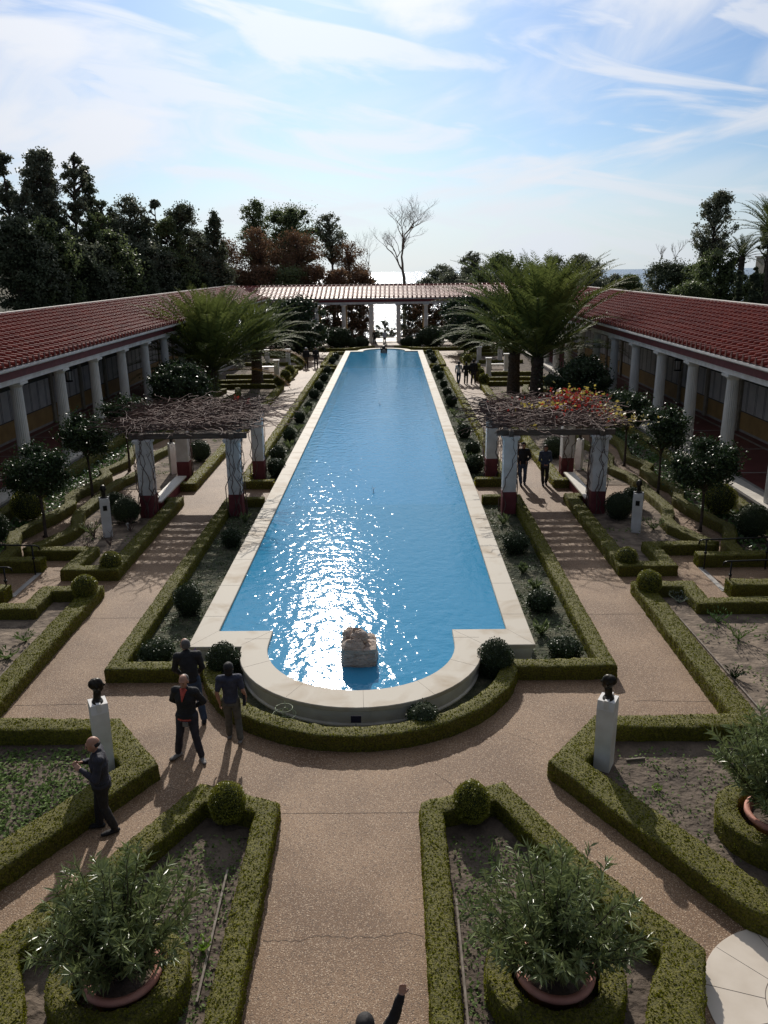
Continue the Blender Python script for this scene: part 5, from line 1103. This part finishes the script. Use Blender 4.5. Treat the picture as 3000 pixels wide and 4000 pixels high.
    for q in 'RL':
        limb(g,[A['s'+q],mid(A['s'+q],A['e'+q],.5),A['e'+q] if sleeve=='long' else mid(A['s'+q],A['e'+q],.72)],[.076,.067,.058])
        if sleeve=='long': limb(g,[A['e'+q],mid(A['e'+q],A['w'+q],.5),mid(A['e'+q],A['w'+q],.94)],[.058,.052,.041])
    if sleeve=='long': limb(g,[A['nk']-(0,0,.06),A['nk']+(0,-.004,.0)],[.078,.066])
    o=g.build('jacket' if sleeve=='long' else 'shirt',MT[top],t_); remesh(o,vox,2)
    dp=bpy.data.textures.get('folds') or bpy.data.textures.new('folds','CLOUDS'); dp.noise_scale=.09
    dm=o.modifiers.new('d','DISPLACE'); dm.texture=dp; dm.strength=.016; dm.mid_level=.5
    if collar:
        g=G(); 
        for t in np.linspace(0,1,7): p=mid(A['nk']+(0,.055,-.01),A['cst']+(0,.115*fat+.016,.04),t); w_=.062*(1-t)+.012; g.ell(p+np.array((0,.012,0)),(w_,.03,.04),0,10,8)
        g.build('collar',MT[collar],t_)
    if belt:
        g=G(); c=hem+np.array((0,0,-.055)); g.lathe([(.165*fat+.012,0),(.165*fat+.02,.02),(.165*fat+.012,.04)],(c[0],c[1],c[2]),24); 
        for v in g.v: v[:,1]=(v[:,1]-c[1])*.72+c[1]
        g.build('shirt_hem',MT[belt],t_)
    # trousers
    g=G(); 
    for t in np.linspace(0,1,3): g.ell(mid(A['pel'],A['pel']-(0,0,.10),t),(.150*fat+.012,.118*fat+.012,.07),0,16,8)
    for q in 'RL':
        limb(g,[A['h'+q],mid(A['h'+q],A['k'+q],.5),A['k'+q]],[.105*fat,.09,.072]); limb(g,[A['k'+q],mid(A['k'+q],A['a'+q],.5),A['a'+q]+(0,0,.02)],[.072,.072,.064])
    o=g.build('trousers',MT[bottom],t_); remesh(o,vox,2); dm=o.modifiers.new('d','DISPLACE'); dm.texture=dp; dm.strength=.014; dm.mid_level=.5
    for q in 'RL':
        f=np.array([*A['f'+q],0.]); f/=np.linalg.norm(f); a_=A['a'+q]; z=a_[2]-.055; g=G(); h0=np.array([a_[0],a_[1],z])-f*.045
        g.tube([h0,h0+f*.09,h0+f*.17,h0+f*.235],[.045,.05,.052,.036],12,0,sq=(1,.72)); g.ell(h0,(.045,.045,.036),0,10,8); g.ell(h0+f*.235,(.037,.037,.027),0,10,8); g.ell(a_+(0,0,.0),(.05,.05,.045),0,10,8)
        o=g.build('shoe',MT[shoe],t_); remesh(o,.008,2)
    if extra: extra(t_,A)
    return t_
GP='visitors in the garden'
def phone(t_,A):
    g=G(); g.box((A['wR']+A['wL'])/2+np.array((0,.115,.03)),(.13,.014,.07)); g.build('phone',MT['plastic'],t_)
person('bald man in a dark navy jacket holding a phone with both hands, left foreground',(-3.93,11.2,0),110,dict(wR=(.10,.25,1.27),eR=(.29,.05,1.14),wL=(-.10,.27,1.27),eL=(-.30,.06,1.13),mR=(-.6,.6,.4),mL=(.6,.6,.4),hd=(0,.05,1.61),kR=(.10,.08,.50),aR=(.12,.1,.09),kL=(-.09,0,.5),aL=(-.1,-.12,.09),fR=(.2,1),fL=(-.2,1)),top='navy',bottom='black',shoe='black',hairkind='bald',hair='hairblack',H=1.72,hp=14,extra=None,fat=1.22,skin='skin',group=GP)
def pouch(t_,A):
    g=G(); g.box((-.02,.15,.80),(.1,.04,.09)); g.build('waist_pouch',MT['greyshoe'],t_)
person('man in a black jacket with a red collar and grey shoes, hands behind his back',(-3.05,13.25,0),172,dict(eR=(.31,-.10,1.16),wR=(.08,-.18,1.0),eL=(-.31,-.10,1.16),wL=(-.06,-.18,.98),mR=(-1,-.1,-.2),mL=(1,-.1,-.2),kR=(.16,.05,.5),aR=(.24,.0,.09),kL=(-.16,.06,.5),aL=(-.24,.05,.09),hR=(.1,0,.91),hL=(-.1,0,.91),fR=(.5,1),fL=(-.75,1)),top='black',bottom='navy',shoe='greyshoe',hairkind='thin',hair='hairgrey',H=1.69,collar='red',belt='red',fat=1.18,extra=pouch,hp=8,group=GP)
person('man in a black jacket and jeans seen from behind, leaning to the pool',(-3.28,14.5,0),12,dict(cst=(-.02,.06,1.25),nk=(-.03,.12,1.44),hd=(-.05,.17,1.57),sR=(.17,.09,1.37),sL=(-.21,.09,1.37),eR=(.24,.1,1.1),wR=(.16,.2,.95),eL=(-.28,.12,1.1),wL=(-.2,.24,.95),kR=(.14,.02,.5),aR=(.2,-.1,.09),kL=(-.08,.05,.5),aL=(-.1,.08,.09)),top='black',bottom='jeans',hairkind='thin',hair='hairgrey',H=1.78,hp=10,hy=25,group=GP)
def handbag(t_,A):
    g=G(); g.box((.27,.02,.92),(.07,.26,.20),0,top=(.05,.2)); g.tube([(.26,-.07,1.0),(.21,-.04,1.28),(.15,0,1.44),(.21,.06,1.28),(.26,.1,1.0)],.01,6,0,cap=False); g.build('shoulder_bag',MT['black'],t_)
person('woman in a dark t-shirt and olive trousers walking away with a shoulder bag',(-2.36,13.83,0),8,dict(wR=(.30,.06,.92),eR=(.26,-.06,1.14),wL=(-.22,.02,.86),eL=(-.26,-.06,1.12),kL=(-.07,.05,.5),aL=(-.08,.08,.09),kR=(.12,-.02,.5),aR=(.15,-.18,.13),fR=(.1,1)),top='tee',bottom='olive',shoe='greyshoe',hairkind='bob',hair='hairblack',H=1.62,sleeve='short',extra=handbag,group=GP,fat=.95)
person('dark haired person in a black top raising one arm at the bottom edge',(.43,6.25,0),0,dict(sR=(.18,0,1.45),eR=(.30,.02,1.73),wR=(.375,.03,2.0),mR=(.12,.02,1),hd=(0,.02,1.62)),top='black',bottom='black',hairkind='bob',hair='hairblack',H=1.66,group=GP,skin='skin2')
person('man in a black jacket and jeans walking through the right pergola',(6.08,32.7,0),176,dict(wR=(.12,.16,1.0),eR=(.29,-.02,1.15),wL=(-.12,.16,1.0),eL=(-.29,-.02,1.15),aR=(.06,.08,.09),aL=(-.1,-.1,.1)),top='black',bottom='jeans',hairkind='short',H=1.78,vox=.013,fat=1.12,group=GP)
person('woman in a blue coat walking beside the man under the right pergola',(6.98,32.65,0),178,dict(wR=(.06,.18,.95),eR=(.25,.02,1.1),wL=(-.06,.18,.95),eL=(-.25,.02,1.1),mR=(-.6,.3,-.3),mL=(.6,.3,-.3),aR=(.07,.1,.09),aL=(-.08,-.08,.1)),top='bluecoat',bottom='black',hairkind='long',hair='hairbrown',H=1.66,vox=.013,long_=.08,fat=.95,group=GP)
person('woman in a white top and jeans with long dark hair on the right path',(5.86,62.9,0),3,top='whitecloth',bottom='jeans',hairkind='long',H=1.68,vox=.02,group=GP,J=dict(aR=(.05,.1,.09),aL=(-.07,-.1,.1)),fat=.9)
person('woman in a dark coat with a bag, middle of the three on the right path',(6.42,62.8,0),0,top='black',bottom='black',hairkind='bob',H=1.66,vox=.02,group=GP,J=dict(aR=(.08,-.1,.1),aL=(-.1,.1,.09)),long_=.15,fat=1,extra=handbag)
person('broad man in a black jacket, right of the three on the right path',(6.98,62.8,0),-4,top='black',bottom='navy',hairkind='short',H=1.85,vox=.02,group=GP,J=dict(aR=(.12,.12,.09),aL=(-.14,-.12,.1)),fat=1.25)
person('left man of the pair walking towards us on the far left path',(-6.95,74.8,0),178,top='black',bottom='brown',hairkind='cap',hair='whitecloth',H=1.78,vox=.02,group=GP,fat=1.15)
person('right man of the pair walking towards us on the far left path',(-6.1,75.0,0),182,top='black',bottom='navy',hairkind='cap',hair='hairgrey',H=1.78,vox=.02,group=GP,J=dict(aR=(.1,.12,.09),aL=(-.12,-.1,.1)))
person('person in dark clothes standing by the far column left of the opening',(-1.2,97.2,0),170,top='black',bottom='black',hairkind='short',H=1.6,vox=.02,group=GP)
person('person in a white shirt with a dark strap behind the far statue',(-.03,96.2,0),5,top='whitecloth',bottom='navy',hairkind='short',H=1.62,vox=.02,group=GP)
